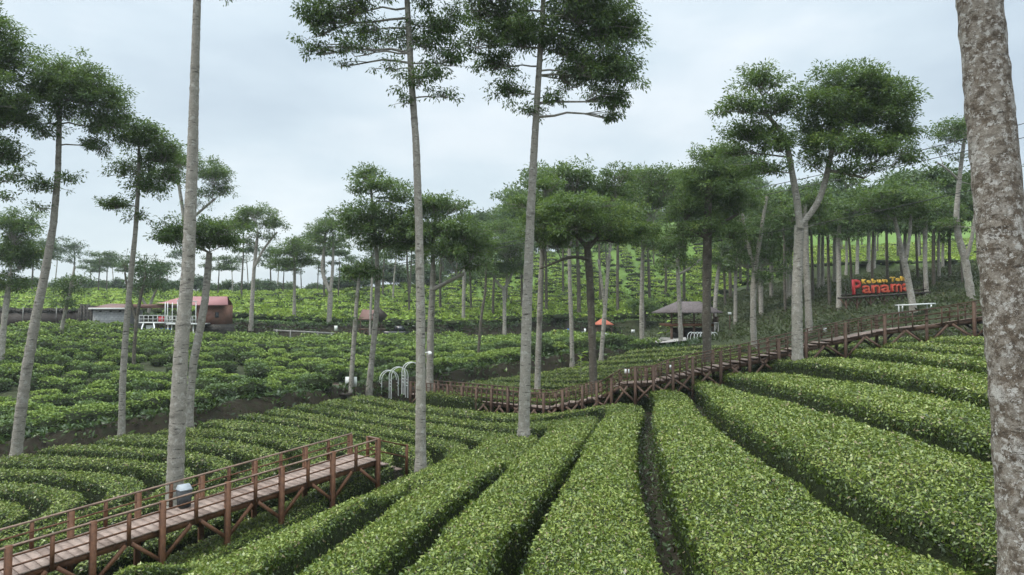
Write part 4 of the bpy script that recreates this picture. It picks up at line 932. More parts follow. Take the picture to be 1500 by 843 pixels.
# far boardwalk
FP = [unp(600, 577, 42.5), unp(700, 587, 39.5), unp(800, 598, 36.6), unp(850, 587, 36.2), unp(893, 579, 35.8), unp(900, 562, 35.6), unp(957, 560, 34.5), unp(1014, 545, 34.4), unp(1055, 537, 34.3), unp(1097, 529, 34.3), unp(1160, 514, 34.3), unp(1220, 499, 34.2), unp(1296, 483.5, 33.8), unp(1358, 476, 33.2), unp(1429, 465, 31.8), unp(1500, 455, 30), unp(1570, 447, 28.5)]
FP = np.array(FP)
fu = [s_of_u(FP, u) for u in (603, 620, 638, 657, 678, 699, 721, 745, 769, 797, 824, 853, 874, 896, 931, 957, 985, 1014, 1055, 1097, 1140, 1180, 1238, 1296, 1358, 1429, 1500)]
cs = np.concatenate([[0], np.cumsum(np.linalg.norm(np.diff(FP[:, :2], axis=0), axis=1))])
MF = dict(deck=M['deckfar'], post=M['woodfar'], rail=M['woodfar'], dark=M['wooddark'])
boardwalk('long brown timber boardwalk climbing from the white arches up to the right behind the hedges', FP, 1.4, fu, MF, .74, .135, 2,
          step_rng=((cs[2], cs[4], 7), (cs[4], cs[5], 4), (cs[6], cs[8], 9), (cs[8], cs[11], 12)), plank=.2, braces_len=.85)
# waste bin on the near boardwalk
sb = s_of_u(NP, 300); p, d, n = fr(sb); c = p + n * 1.22; dh = np.array([d[0], d[1], 0]) / np.hypot(d[0], d[1]); ax = np.stack([dh, n, [0, 0, 1.0]])
t = thing('waste_bin', c, 'grey plastic waste bin with a sloped lighter lid beside the trunk on the near boardwalk', 'waste bin')
bm = MB()
vb = np.array([(-.18,-.16,.03),(.18,-.16,.03),(.18,.16,.03),(-.18,.16,.03),(-.215,-.2,.66),(.215,-.2,.66),(.215,.2,.66),(-.215,.2,.66)])
bm.add(c + .85 * vb @ ax, [(0,3,2,1),(4,5,6,7),(0,1,5,4),(1,2,6,5),(2,3,7,6),(3,0,4,7)]); obj('body', bm, M['grey'], t)
bm = MB()
vb = np.array([(-.225,-.215,.663),(.225,-.215,.663),(.225,.215,.663),(-.225,.215,.663),(-.22,-.2,.70),(.22,-.2,.70),(.22,.2,.70),(-.22,.2,.70),(-.2,-.02,.86),(.2,-.02,.86),(.2,.12,.86),(-.2,.12,.86)])
bm.add(c + .85 * vb @ ax, [(0,3,2,1),(0,1,5,4),(1,2,6,5),(2,3,7,6),(3,0,4,7),(4,5,9,8),(5,6,10,9),(6,7,11,10),(7,4,8,11),(8,9,10,11)]); obj('lid', bm, M['lid'], t)

# ------------------------------------------------------------------ white arches
def arch(label, c, rz, w=1.5, h=2.15, dep=.42, group=None):
    c = np.asarray(c, float); t = thing('white_arch', c, label, 'arch', group)
    ax = np.array([math.cos(rz), math.sin(rz), 0]); ay = np.array([-ax[1], ax[0], 0])
    th = np.linspace(0, np.pi, 14)
    for k in (-.5, .5):
        pts = [c + ax*(-w/2) + ay*k*dep] + [c - ax*math.cos(a)*w/2 + ay*k*dep + np.array([0, 0, h - w/2 + math.sin(a)*w/2]) for a in th] + [c + ax*(w/2) + ay*k*dep]
        bm = MB(); bm.tube(pts, .027, 6, .5); obj('hoop', bm, M['white'], t)
    for sx in (-1, 1):
        bm = MB()
        for z in (.75, .95, 1.15): bm.beam(c + ax*sx*w/2 - ay*dep/2 + [0, 0, z], c + ax*sx*w/2 + ay*dep/2 + [0, 0, z], .03, .03)
        obj('rung', bm, M['white'], t)
    return t
for k, (u, d, vt, lab) in enumerate(((570, 44, 543, 'white tubular double arch nearest the notice boards'), (584, 43.4, 538, 'white tubular double arch in the middle, over the start of the far boardwalk'), (603, 42.6, 531, 'white tubular double arch touching the first tall central trunk'))):
    top = unp(u, vt, d); c = np.array([top[0], d, top[2] - 1.95]); arch(lab, c, .5, 1.1, 1.95, .4)
for k, (u, d, lab) in enumerate(((1014.5, 57.5, 'leftmost small white arch below the pavilion'), (1024, 56.7, 'second small white arch from the left below the pavilion'), (1033, 55.9, 'third small white arch below the pavilion, half behind the dark trunk'), (1044, 55.1, 'rightmost small white arch below the pavilion'))):
    top = unp(u, 487, d); arch(lab, (top[0], d, top[2] - 1.9), .5, .8, 1.9, .35)

# ------------------------------------------------------------------ boxes given in picture measure at a stated distance
def pb(mb, u0, u1, v0, v1, d, dep, tint=.5):
    a = unp(u0, v1, d); b = unp(u1, v0, d); mb.box(((a[0]+b[0])/2, d + dep/2, (a[2]+b[2])/2), (abs(b[0]-a[0])/2, dep/2, abs(b[2]-a[2])/2), None, tint); return mb
def U(u, v, d): return unp(u, v, d)
# -- pavilion
d = 65.0; c = U(1016, 498, d); c[1] += 2; g = float(ground(c[0], c[1]))
t = thing('pavilion', c, 'open timber pavilion on stilts with a dark hipped shingle roof', 'pavilion')
def hip(u0, u1, ve, r0, r1, vr, d, dep, th=.12):
    mb = MB(); a = U(u0, ve, d); b = U(u1, ve, d); e = U(r0, vr, d); f = U(r1, vr, d)
    V = [(a[0], d, a[2]), (b[0], d, b[2]), (b[0], d+dep, b[2]), (a[0], d+dep, a[2]), (e[0], d+dep/2, e[2]), (f[0], d+dep/2, f[2])]
    V += [(x, y, z - th) for x, y, z in V[:4]]
    mb.add(V, [(0,1,5,4), (2,3,4,5), (0,6,7,1), (1,7,8,2), (2,8,9,3), (3,9,6,0), (9,8,7,6)]); mb.f.append(np.array([(1,2,5),(3,0,4)])); mb.m.append(np.zeros(2, np.int32)); return mb
obj('roof', hip(974, 1059, 457.5, 1003, 1038, 441, d - .8, 6.2), M['shingle'], t)
mb = MB(); pb(mb, 981, 1046, 474.5, 478.5, d - .1, 4.6); obj('floor', mb, M['wood'], t)
for u in (984, 1000, 1017, 1032, 1046):
    for y in (0, 4.2):
        mb = MB(); pb(mb, u - .9, u + .9, 457.8, 474.5, d + y, .14); obj('post', mb, M['woodfar'], t)
        mb = MB(); a = U(u, 478.5, d + y); zb = float(ground(a[0], d + y + .1)) - .2; mb.box((a[0], d + y + .1, (a[2] + zb) / 2), (.1, .1, (a[2] - zb) / 2)); obj('stilt', mb, M['woodfar'], t)
for y, nm in ((0, 'railing'), (4.4, 'railing')):
    mb = MB(); pb(mb, 982, 1046, 467.8, 468.8, d + y, .06); pb(mb, 982, 1046, 470.8, 471.6, d + y, .06)
    for u in np.arange(984, 1046, 2.4): pb(mb, u - .25, u + .25, 468, 474.5, d + y, .05)
    obj(nm, mb, M['woodfar'], t)
mb = MB(); pb(mb, 983, 1046, 497, 502, d - .15, 4.8); obj('plinth', mb, M['concrete'], t)
mb = MB(); pb(mb, 986, 1044, 480, 497, d + 3.6, .12); obj('back_panel', mb, M['wooddark'], t)
t = thing('side_deck', U(1050, 497, 64.5), 'small grey framed deck attached at the right end of the pavilion', 'deck')
mb = MB(); pb(mb, 1046.5, 1053, 472.5, 474.3, 64.4, 2.5); obj('floor', mb, M['concrete'], t)
for u in (1047.2, 1052.4): mb = MB(); pb(mb, u-.5, u+.5, 474.3, 500, 64.5, .12); obj('leg', mb, M['concrete'], t)
mb = MB(); pb(mb, 1046.5, 1052.5, 464, 472.5, 65.5, .1); obj('panel', mb, M['woodfar'], t)
mb = MB()
for u in (1003, 1012, 1022): pb(mb, u-1.6, u+1.6, 470.5, 471.3, d + 1.8, 1.0); pb(mb, u-.3, u+.3, 471.3, 474.4, d + 2.2, .1)
t2 = tag(obj('cafe_table', mb, M['wooddark'], origin=U(1012, 474.5, d + 2)), 'row of small dark tables standing on the pavilion floor', 'table')
# gravel apron
def sheet(name, pts, mat, lift=.02, ny=14, nx=30):
    mb = MB(); P = np.array(pts, float)
    left, right = P[:len(P)//2], P[len(P)//2:][::-1]
    L = np.stack([np.interp(np.linspace(0, 1, ny), np.linspace(0, 1, len(left)), left[:, k]) for k in (0, 1)], -1); Rr = np.stack([np.interp(np.linspace(0, 1, ny), np.linspace(0, 1, len(right)), right[:, k]) for k in (0, 1)], -1)
    s = np.linspace(0, 1, nx)[None, :, None]; XY = L[:, None] * (1 - s) + Rr[:, None] * s
    z = ground(XY[..., 0], XY[..., 1]) + lift + .12 * 0
    V = np.concatenate([XY, z[..., None]], -1).reshape(-1, 3); i = np.arange(ny-1)[:, None]*nx; j = np.arange(nx-1)[None]
    mb.add(V, np.stack([i+j, i+j+1, i+nx+j+1, i+nx+j], -1).reshape(-1, 4)); o = obj(name, mb, M[mat], smooth=True); tag(o, kind='structure'); return o
a = [cast(u, v, 0, 50, 80)[:2] for u, v in ((946, 512), (944, 502))]; b = [cast(u, v, 0, 50, 80)[:2] for u, v in ((1000, 501), (1006, 506))]
sheet('gravel_apron', a + b, 'gravel', .4)
# road along the foot of the upper field
rx = np.linspace(-48, 12, 40); ry = np.interp(rx, B2[:, 0], B2[:, 1]) - .3; rz_ = ground(rx, ry) + .05
for _ in range(6): rz_[1:-1] = .25*rz_[:-2] + .5*rz_[1:-1] + .25*rz_[2:]
V = np.concatenate([np.stack([rx, ry - w_, rz_ + dz], -1) for w_, dz in ((3.3, -1.6), (3.3, -.1), (3.1, 0), (0, 0))]); n_ = len(rx)
i = np.arange(n_ - 1); mb = MB(); mb.add(V, np.concatenate([np.stack([k*n_+i, k*n_+i+1, (k+1)*n_+i+1, (k+1)*n_+i], -1) for k in range(3)])); tag(obj('road', mb, M['asphalt']), kind='structure')
# -- white sheds, cabin and deck on the left
d = 72.0
t = thing('white_shed', U(158, 478, d), 'low pale block shed with a mono-pitch roof and three vents, left of the cabin', 'shed')
mb = MB(); a = U(133.5, 453, d); b = U(186, 480, d)
mb.box(((a[0]+b[0])/2, d+1.5, (a[2]+b[2])/2 - .3), ((b[0]-a[0])/2, 1.5, (a[2]-b[2])/2 + .3)); obj('wall', mb, M['block'], t)
mb = MB(); e0, e1 = U(129, 451, d-.4), U(188, 452.5, d-.4); V = []
for z in (0, -.16): V += [(e0[0], d-.4, e0[2]+z), (e1[0], d-.4, e1[2]+z), (e1[0], d+3.6, e1[2]+z+.5), (e0[0], d+3.6, e0[2]+z+.5)]
mb.add(V, [(0,1,2,3),(7,6,5,4),(0,4,5,1),(1,5,6,2),(2,6,7,3),(3,7,4,0)]); rf = obj('roof', mb, M['tinbrown'], t)
mb = MB(); pb(mb, 129, 188, 451.2, 453.6, d - .44, .03); obj('fascia', mb, M['white'], t)
for u in (147, 162, 176): mb = MB(); pb(mb, u-1.8, u+1.8, 454.8, 457, d-.015, .02); obj('vent', mb, M['black'], t)
t = thing('stone_wall', U(121, 475, d), 'rough dark rubble stone wall stub beside the pale shed', 'wall')
mb = MB(); a = U(111, 449, d-.3); b = U(132.5, 478, d-.3); n_ = 9
xs = np.linspace(a[0], b[0], n_); zs = a[2] + rng.normal(0, .12, n_)
for i in range(n_ - 1): mb.box(((xs[i]+xs[i+1])/2, d+.6+rng.normal(0, .05), (zs[i]+b[2])/2 - .4), ((xs[i+1]-xs[i])/2, .55, (zs[i]-b[2])/2 + .4))
obj('masonry', mb, M['stone'], t)
t = thing('retaining_wall', U(50, 476, 73.2), 'long dark retaining wall topped with loose pale stones at the far left', 'wall')
mb = MB(); pb(mb, -60, 110.5, 458, 482, 73.2, .4); obj('masonry', mb, M['wooddark'], t)
mb = MB()
for u in np.arange(-58, 110, 2.6): pb(mb, u-1.4, u+1.4, 452.5 + rng.uniform(-1.5, 2), 458.2, 73.1 + rng.uniform(0, .1), .5)
obj('coping', mb, M['stone'], t)
for u in (33, 82): mb = MB(); pb(mb, u-.5, u+.5, 450, 476, 72.9, .12); obj('post', mb, M['concrete'], t)
# cabin
t = thing('brick_cabin', U(308, 480, d), 'small red brick cabin with a pinkish red metal roof half behind the pale trunks', 'cabin')
mb = MB(); pb(mb, 287, 327.5, 447, 477, d, 2.4); obj('wall', mb, M['brick'], t)
mb = MB(); pb(mb, 286, 328.5, 475.5, 492, d-.15, 2.6); obj('stone_base', mb, M['stone'], t)
wf = MB(); pb(wf, 314.5, 321, 457, 466, d-.05, .08); w_ = obj('window', wf, M['woodfar'], t)
mb = MB(); pb(mb, 315.3, 320.2, 458, 465, d-.065, .02); obj('pane', mb, M['glass'], w_)
mb = MB(); r0, r1 = U(282, 446.5, d-.6), U(334, 446.5, d-.6); k0, k1 = U(268, 434.5, d+1.6), U(333, 434.5, d+1.6); l0 = U(238, 443, d+1.0)
V = [r0, r1, k1, k0, l0, np.array([l0[0], d-.6, r0[2]+.15]), (k0[0], d+2.9, r0[2]), (r1[0]-.9, d+2.9, r1[2])]
V = [np.asarray(v, float) for v in V]; V += [v - [0, 0, .12] for v in V]
mb.add(V, [(0,1,2,3), (2,7,6,3), (0,8,9,1), (1,9,10,2), (11,10,9,8)]); mb.add(np.array([V[k] for k in (0,3,4,5)]), [(0,1,2,3)]); obj('roof', mb, M['tin'], t)
t = thing('awning', U(215, 455, d), 'dark flat awning joining the pale shed to the brick cabin over a white railed deck', 'awning')
mb = MB(); pb(mb, 188, 241, 446, 451.5, d-.2, 3.2); obj('canopy', mb, M['tinbrown'], t)
t = thing('white_deck', U(240, 478, d - 3), 'raised viewing deck with white tube railing and posts on slanting struts beside the cabin', 'deck')
d2 = d - 2.5
mb = MB(); pb(mb, 197, 245, 472.3, 474, d2 + .2, 2.4); pb(mb, 243, 287.5, 474, 476, d2 - .8, 3.2); obj('floor', mb, M['white'], t)
def rails(u0, u1, vb, vt, dd, nv):
    mb = MB(); pb(mb, u0, u1, vt, vt + .8, dd, .05); pb(mb, u0, u1, (vt+vb)/2, (vt+vb)/2 + .6, dd, .05)
    for u in np.linspace(u0, u1, nv): pb(mb, u-.35, u+.35, vt, vb, dd, .05)
    obj('railing', mb, M['white'], t)
rails(197, 244, 472.5, 462, d2 + .2, 8); rails(243, 287, 474.2, 463, d2 - .8, 10); rails(243, 287, 474, 463, d2 + 2, 7)
for u, v0, v1 in ((202.5, 446, 473), (241.5, 443, 474), (245, 443.5, 474), (252, 443.5, 474), (259.5, 440, 474), (286.5, 441, 476)):
    mb = MB(); pb(mb, u-.65, u+.65, v0, v1, d2 - .7, .1); obj('post', mb, M['white'], t)
mb = MB(); mb.beam(U(259, 440, d2-.7), U(288, 442, d2-.7), .08, .08); obj('top_rail', mb, M['white'], t)
for (u0, v0, u1, v1) in ((210, 474, 204, 494), (225, 474, 227, 486), (246, 476, 246, 498), (260, 476, 259, 505), (262, 497, 246, 520), (283, 476, 283, 506), (283, 486, 290, 498), (252, 476, 250, 498)):
    mb = MB(); mb.beam(U(u0, v0, d2-.4), U(u1, v1, d2-1.2), .09, .09); obj('strut', mb, M['white'], t)
mb = MB(); a = U(243, 482, d2); 
xs = np.linspace(U(244, 0, d2)[0], U(262, 0, d2)[0], 12); zt, zb = U(0, 481, d2)[2], U(0, 493.5, d2)[2]
V = np.array([(x, d2 + .12*math.sin(i*2.1), z) for z in (zt, (zt+zb)/2, zb + 0) for i, x in enumerate(xs)])
V[24:, 2] += .15 * np.sin(np.arange(12) * 1.3)
mb.add(V, [(r*12+i, r*12+i+1, (r+1)*12+i+1, (r+1)*12+i) for r in (0, 1) for i in range(11)]); Vb = V + [0, .02, 0]; mb.add(Vb, [((r+1)*12+i, (r+1)*12+i+1, r*12+i+1, r*12+i) for r in (0, 1) for i in range(11)])
tag(obj('tarp', mb, M['tarp'], origin=U(253, 494, d2), smooth=True), 'crumpled blue tarp hanging under the white railed deck', 'tarp')
mb = MB(); pb(mb, 213.5, 226.5, 476.5, 489, d2 + .5, .06); tag(obj('panel', mb, M['white'], origin=U(220, 489, d2)), 'white panel leaning under the left half of the railed deck', 'panel')
mb = MB(); pb(mb, 232, 239, 464, 471.5, d2 + 1.2, .3); tag(obj('red_cloth', mb, M['redcloth'], origin=U(235, 472, d2 + 1.2)), 'dark red cloth hung over the back of the railed deck', 'cloth')
# -- thatched hut, gazebo, signs, vehicles on the road
d = 78.0
t = thing('wooden_hut', U(545, 495, d), 'weathered wooden hut with a sagging gable roof raised on crossed poles by the road', 'hut')
mb = MB(); a, b = U(525, 467.5, d-.6), U(555, 467.5, d-.6); r0, r1 = U(531, 453.5, d+1), U(556, 454.5, d+1)
V = [a, b, r1, r0, (b[0], d+2.6, b[2]), (a[0], d+2.6, a[2])]; V = [np.asarray(v, float) for v in V]; V += [v - [0, 0, .14] for v in V]
mb.add(V, [(0,1,2,3), (3,2,4,5), (0,6,7,1), (1,7,8,2), (2,8,10,4), (9,8,7,6), (3,9,6,0), (5,11,9,3), (11,10,8,9)]); obj('roof', mb, M['tinbrown'], t)
mb = MB(); mb.beam(U(550, 456, d-.7), U(563, 468, d-.7), .12, 1.2); obj('gable', mb, M['wooddark'], t)
for u in (528, 553, 558):
    for y in (0, 2.0): mb = MB(); pb(mb, u-.6, u+.6, 466, 497, d + y, .12); obj('post', mb, M['woodfar'], t)
mb = MB(); pb(mb, 525, 560, 482, 484, d, 2.2); obj('floor', mb, M['woodfar'], t)
for u0, u1 in ((528, 536), (545, 537), (545, 553)): mb = MB(); mb.beam(U(u0, 497, d-.1), U(u1, 484, d-.1), .1, .12); obj('brace', mb, M['woodfar'], t)
t = thing('gazebo', U(885, 496, 80), 'tiny roadside gazebo with a red pyramid roof behind the dark umbrella tree', 'gazebo')
mb = hip(871.5, 899, 475.5, 884, 886, 466.5, 79.2, 2.2, .08); obj('roof', mb, M['redroof'], t)
for u in (874.5, 896): mb = MB(); pb(mb, u-.5, u+.5, 475.5, 497, 79.4, .1); obj('post', mb, M['woodfar'], t); mb = MB(); pb(mb, u-.5, u+.5, 475.5, 497, 81.0, .1); obj('post', mb, M['woodfar'], t)
def sign(label, u0, u1, v0, v1, d, leg=None, mat='white'):
    t = thing('sign_board', U((u0+u1)/2, leg or v1, d), label, 'sign')
    mb = MB(); pb(mb, u0, u1, v0, v1, d, .04); obj('panel', mb, M[mat], t)
    um = (u0+u1)/2; mb = MB(); a = U(um, v1 - 1, d+.05); g = float(ground(a[0], d)) - .2; z1 = min(a[2] - .2, g)
    mb.box((a[0], d + .07, (a[2]+z1)/2), (.035, .025, (a[2]-z1)/2)); obj('leg', mb, M['woodfar'], t); return t
sign('white sign board under the red roofed gazebo', 886, 892.5, 488, 491.5, 79.3)
sign('left one of two small white signs in the tea field beside the gazebo', 914, 919.5, 470, 473.3, 82.5)
sign('right one of two small white signs in the tea field beside the gazebo', 926, 931, 471, 474.3, 82.5)
sign('small pale sign on a thin pole by the road, below the two field signs', 924.6, 930, 483.3, 487.5, 79)
sign('white sign standing on the hill edge right of the pavilion roof', 1066.5, 1071.5, 457.8, 461.2, 63)
sign('white upright sign plate beside the road, left of the wooden hut', 489.5, 494.2, 477.5, 484.8, 76)
t = thing('notice_board', cast(514, 582, 0, 37, 52), 'pair of white notice boards with a small plate below, at the foot of the stair', 'notice board')
d = WL[t.name][1]
for (u0, u1, v0, v1) in ((505.6, 515, 552.5, 567), (516.8, 522.7, 552.5, 566.5)): mb = MB(); pb(mb, u0, u1, v0, v1, d, .04); obj('board', mb, M['white'], t)
mb = MB(); pb(mb, 510, 514.2, 568, 578, d, .04); obj('plate', mb, M['white'], t)
for u in (508, 521): mb = MB(); pb(mb, u-.5, u+.5, 566, 592, d+.05, .06); obj('leg', mb, M['woodfar'], t)
for (u0, u1, v0, v1, dd, lab) in ((915, 922, 541, 548, 34.9, 'small white notice fixed on the back rail of the boardwalk platform'), (981, 987, 535, 541.5, 34.4, 'small white notice fixed to the boardwalk rail at the top of the steps')):
    mb = MB(); pb(mb, u0, u1, v0, v1, dd + 1.32, .03); tag(obj('notice', mb, M['white'], origin=U(u0, v1, dd + 1.32)), lab, 'notice')
# white rail beside the road
t = thing('guard_rail', U(440, 486, 74), 'low white guard rail along the road right of the brick cabin', 'guard rail')
mb = MB(); mb.beam(U(401, 484, 75.5), U(490, 488.5, 74.5), .08, .15); obj('beam', mb, M['concrete'], t)
for u in (405, 425, 445, 465, 485): mb = MB(); q = U(u, 483.5 + (u-401)*.06, 75.1); mb.box(q - [0, -.1, .6], (.06, .05, .7)); obj('post', mb, M['concrete'], t)
# pickup
def extr(poly, y0, y1):   # side profile (x, z) pulled across y
    n = len(poly); V = [(x, y0, z) for x, z in poly] + [(x, y1, z) for x, z in poly]
    return V, n
def wheel(mb, c, ax_y, r, w):
    th = np.linspace(0, 2*np.pi, 16, endpoint=False); mb.tube(np.array([np.asarray(c) - ax_y*w/2, np.asarray(c) + ax_y*w/2]), r, 16)
dT = 78.8; c = U(580, 493.5, dT); c[2] = float(ground(c[0], dT)) + .15
t = thing('pickup_truck', c, 'black pickup truck parked on the road beside the wooden hut', 'pickup truck')
rz = .5; ax = np.array([[math.cos(rz), math.sin(rz), 0], [-math.sin(rz), math.cos(rz), 0], [0, 0, 1.0]])
def car_piece(name, poly, y0, y1, mat, parent, taper=0):
    V, n_ = extr(poly, y0, y1); V = np.array(V, float)
    if taper: zt = V[:, 2].max(); V[:, 1] *= np.where(V[:, 2] > zt - .2, 1 - taper, 1)
    mb = MB(); mb.add(c + V @ ax, [(i, (i+1) % n_, n_ + (i+1) % n_, n_ + i) for i in range(n_)]); mb.f.append(np.array([list(range(n_))[::-1], [n_ + i for i in range(n_)]])); mb.m.append(np.zeros(2, np.int32))
    return obj(name, mb, M[mat], parent)
car_piece('body', [(-1.6,.35),(1.6,.35),(1.65,.7),(1.55,.85),(.85,.9),(-1.6,.9)], -.7, .7, 'black', t)
cb = car_piece('cab', [(-.15,.9),(1.0,.9),(.65,1.5),(.0,1.52)], -.68, .68, 'black', t, .12)
car_piece('side_window', [(0,.97),(.82,.97),(.6,1.4),(.05,1.42)], -.66, -.655, 'glass', t, .0)
car_piece('windscreen', [(.98,.95),(1.0,.95),(.7,1.42),(.68,1.42)], -.55, .55, 'glass', t)
for x in (-1.05, 1.05):
    for y in (-.68, .68):
        mb = MB(); wheel(mb, c + np.array([x, y, .32]) @ ax, ax[1], .32, .2); wh = obj('wheel', mb, M['rubber'], t); mb = MB(); wheel(mb, c + np.array([x, y*1.03, .32]) @ ax, ax[1], .17, .2); obj('rim', mb, M['lid'], wh)
for y in (-.5, .5): mb = MB(); mb.box(c + np.array([1.64, y, .72]) @ ax, (.03, .13, .07), ax); obj('headlight', mb, M['white'], t)
# parked motorbikes
def bike(label, u, d, body, rz):
    c = U(u, 495, d); c[2] = float(ground(c[0], d)) + .15; ax = np.array([[math.cos(rz), math.sin(rz), 0], [-math.sin(rz), math.cos(rz), 0], [0, 0, 1.0]])
    t = thing('motorbike', c, label, 'motorbike', 'motorbikes parked along the road')
    for x in (-.62, .62): mb = MB(); wheel(mb, c + np.array([x, 0, .29]) @ ax, ax[1], .29, .1); obj('wheel', mb, M['rubber'], t)
    mb = MB(); mb.beam(c + np.array([-.5, 0, .5]) @ ax, c + np.array([.25, 0, .55]) @ ax, .22, .3); mb.beam(c + np.array([.3, 0, .4]) @ ax, c + np.array([.5, 0, .95]) @ ax, .16, .2); obj('body', mb, M[body], t)
    mb = MB(); mb.beam(c + np.array([-.7, 0, .74]) @ ax, c + np.array([.05, 0, .72]) @ ax, .22, .1); obj('seat', mb, M['black'], t)
    mb = MB(); mb.beam(c + np.array([.45, -.32, 1.0]) @ ax, c + np.array([.45, .32, 1.0]) @ ax, .04, .04); mb.beam(c + np.array([.62, 0, .3]) @ ax, c + np.array([.45, 0, 1.0]) @ ax, .06, .06); obj('handlebar', mb, M['black'], t)
for u, bd, lab in ((812, 'red', 'red motorbike parked by the road, leftmost of the row'), (822, 'black', 'black motorbike parked by the road next to the red one'), (831, 'tarp', 'blue motorbike parked by the road in the middle of the row'), (855, 'white', 'white motorbike parked by the road just left of the dark umbrella tree')):
    bike(lab, u, 77.5, bd, rng.uniform(.9, 1.5))
# -- the letter sign
dS = 55.0
def glyph(ch, off=.0, ext=.06):
    cu = bpy.data.curves.new('letter', 'FONT'); cu.body = ch; cu.extrude = ext; cu.offset = off; cu.resolution_u = 3; cu.bevel_depth = .012; cu.bevel_resolution = 1
    ob = bpy.data.objects.new('letter', cu); COL.objects.link(ob); bpy.context.view_layer.update()
    me = bpy.data.meshes.new_from_object(ob.evaluated_get(bpy.context.evaluated_depsgraph_get())); bpy.data.objects.remove(ob); bpy.data.curves.remove(cu)
    V = np.empty(len(me.vertices) * 3, np.float32); me.vertices.foreach_get('co', V); return me, V.reshape(-1, 3)
bs = U(1294, 440, dS); bs[2] = float(ground(bs[0], dS))
t = thing('letter_sign', bs, 'large raised letters, yellow above red and orange, on a timber stand on the slope', 'sign')
def letter(ch, x0, x1, y0, y1, mat, face=None, off=.03):
    u0, u1, v0, v1 = 1220 + x0/6.02, 1220 + x1/6.02, 370 + y0/6.02, 370 + y1/6.02
    a = U(u0, v1, dS); b = U(u1, v0, dS); par = t
    for k, (m_, of, yo) in enumerate(((mat, off, 0), (face, off - .035, -.06))):
        if m_ is None: continue
        me, V = glyph(ch, of); lo, hi = V.min(0), V.max(0); sx = (b[0]-a[0]) / (hi[0]-lo[0]); sz = (b[2]-a[2]) / (hi[1]-lo[1])
        if k: q = .86; 
        else: q = 1.0
        cx, cz = (lo[0]+hi[0])/2, (lo[1]+hi[1])/2
        W = np.stack([(a[0]+b[0])/2 + (V[:, 0]-cx)*sx*q - bs[0], dS + yo - V[:, 2] - bs[1], (a[2]+b[2])/2 + (V[:, 1]-cz)*sz*q - bs[2]], -1)
        me.vertices.foreach_set('co', W.astype(np.float32).ravel()); me.materials.clear(); me.materials.append(M[m_]); me.update(); me.name = 'letter'
        o = bpy.data.objects.new('letter' if k == 0 else 'letter_face', me); COL.objects.link(o); o.parent = par; WL[o.name] = bs; par = o
        if k: o.location = (0, 0, 0)
for ch, x0, x1, y0, y1 in (('K',258,292,237,277),('e',300,332,246,274),('b',344,377,232,271),('u',391,424,240,268),('n',439,479,238,264),('T',504,545,217,258),('e',554,587,226,254),('h',596,638,210,250)): letter(ch, x0, x1, y0, y1, 'yellow', None, .022)
letter('P', 172, 246, 240, 372, 'crimson', 'red', .02)
for ch, x0, x1, y0, y1 in (('a',260,334,291,364),('n',344,413,287,360),('a',420,502,284,356),('m',512,606,278,350),('a',614,692,272,344)): letter(ch, x0, x1, y0, y1, 'red', 'orange', .018)
mb = MB(); mb.beam(U(1232, 437, dS-.2), U(1357, 428.5, dS-.2), 1.2, .14); obj('platform', mb, M['wooddark'], t)
mb = MB(); mb.beam(U(1232, 433, dS+.3), U(1357, 424.5, dS+.3), .08, .1); obj('back_rail', mb, M['wooddark'], t)
for k, x in enumerate((115, 212, 330, 452, 576, 690, 800)):
    u = 1220 + x / 6.02; v = 437 - (u - 1232) * .068; a = U(u, v, dS - .6); g = float(ground(a[0], a[1])) - .3
    mb = MB(); z0 = min(g, a[2] - .9); mb.box((a[0], a[1], (a[2] + z0)/2 - .05), (.07, .07, (a[2] - z0)/2)); obj('leg', mb, M['woodfar'], t)
    for s_ in (-1, 1): mb = MB(); mb.beam(a + [0, 0, -.75], a + [s_*.45, 0, -.1], .07, .09); obj('brace', mb, M['woodfar'], t)
    mb = MB(); q0 = U(u, v - 7, dS + .25); mb.beam(U(u, v, dS + .25), q0 + [0, 0, .6], .06, .06); obj('back_post', mb, M['wooddark'], t)
t = thing('white_table', cast(1340, 462, 0, 36, 50), 'long white metal table on the grass behind the far boardwalk', 'table')
d = WL[t.name][1]
mb = MB(); mb.beam(U(1316, 447.5, d), U(1365, 445, d), .8, .07); obj('tabletop', mb, M['white'], t)
for u in (1316.5, 1322, 1358, 1364): mb = MB(); q = U(u, 447, d + (0 if u in (1316.5, 1358) else .5)); mb.box(q - [0, 0, .35], (.03, .03, .38)); obj('leg', mb, M['white'], t)
mb = MB(); q = U(1208, 484, 35.6); th = np.linspace(0, np.pi, 6)
mb.box(q, (.06, .06, .07)); mb.tube(np.array([q + [0, 0, .07], q + [0, 0, .13], q + [0, 0, .16]]), np.array([.1, .08, .02]), 10); tag(obj('path_lamp', mb, M['white'], origin=q), 'small white lamp on the rail beside the big forked tree', 'lamp')
# lamp on the first tall trunk
q = U(627, 517, 26.0); mb = MB(); mb.beam(q - [.1, 0, 0], q + [.04, 0, .02], .04, .04); mb.tube(np.array([q + [.02, 0, .05], q + [.06, 0, .0], q + [.08, 0, -.05]]), np.array([.03, .07, .075]), 10)
tag(obj('trunk_lamp', mb, M['white'], origin=q), 'small white lamp bracketed to the first tall central trunk', 'lamp')
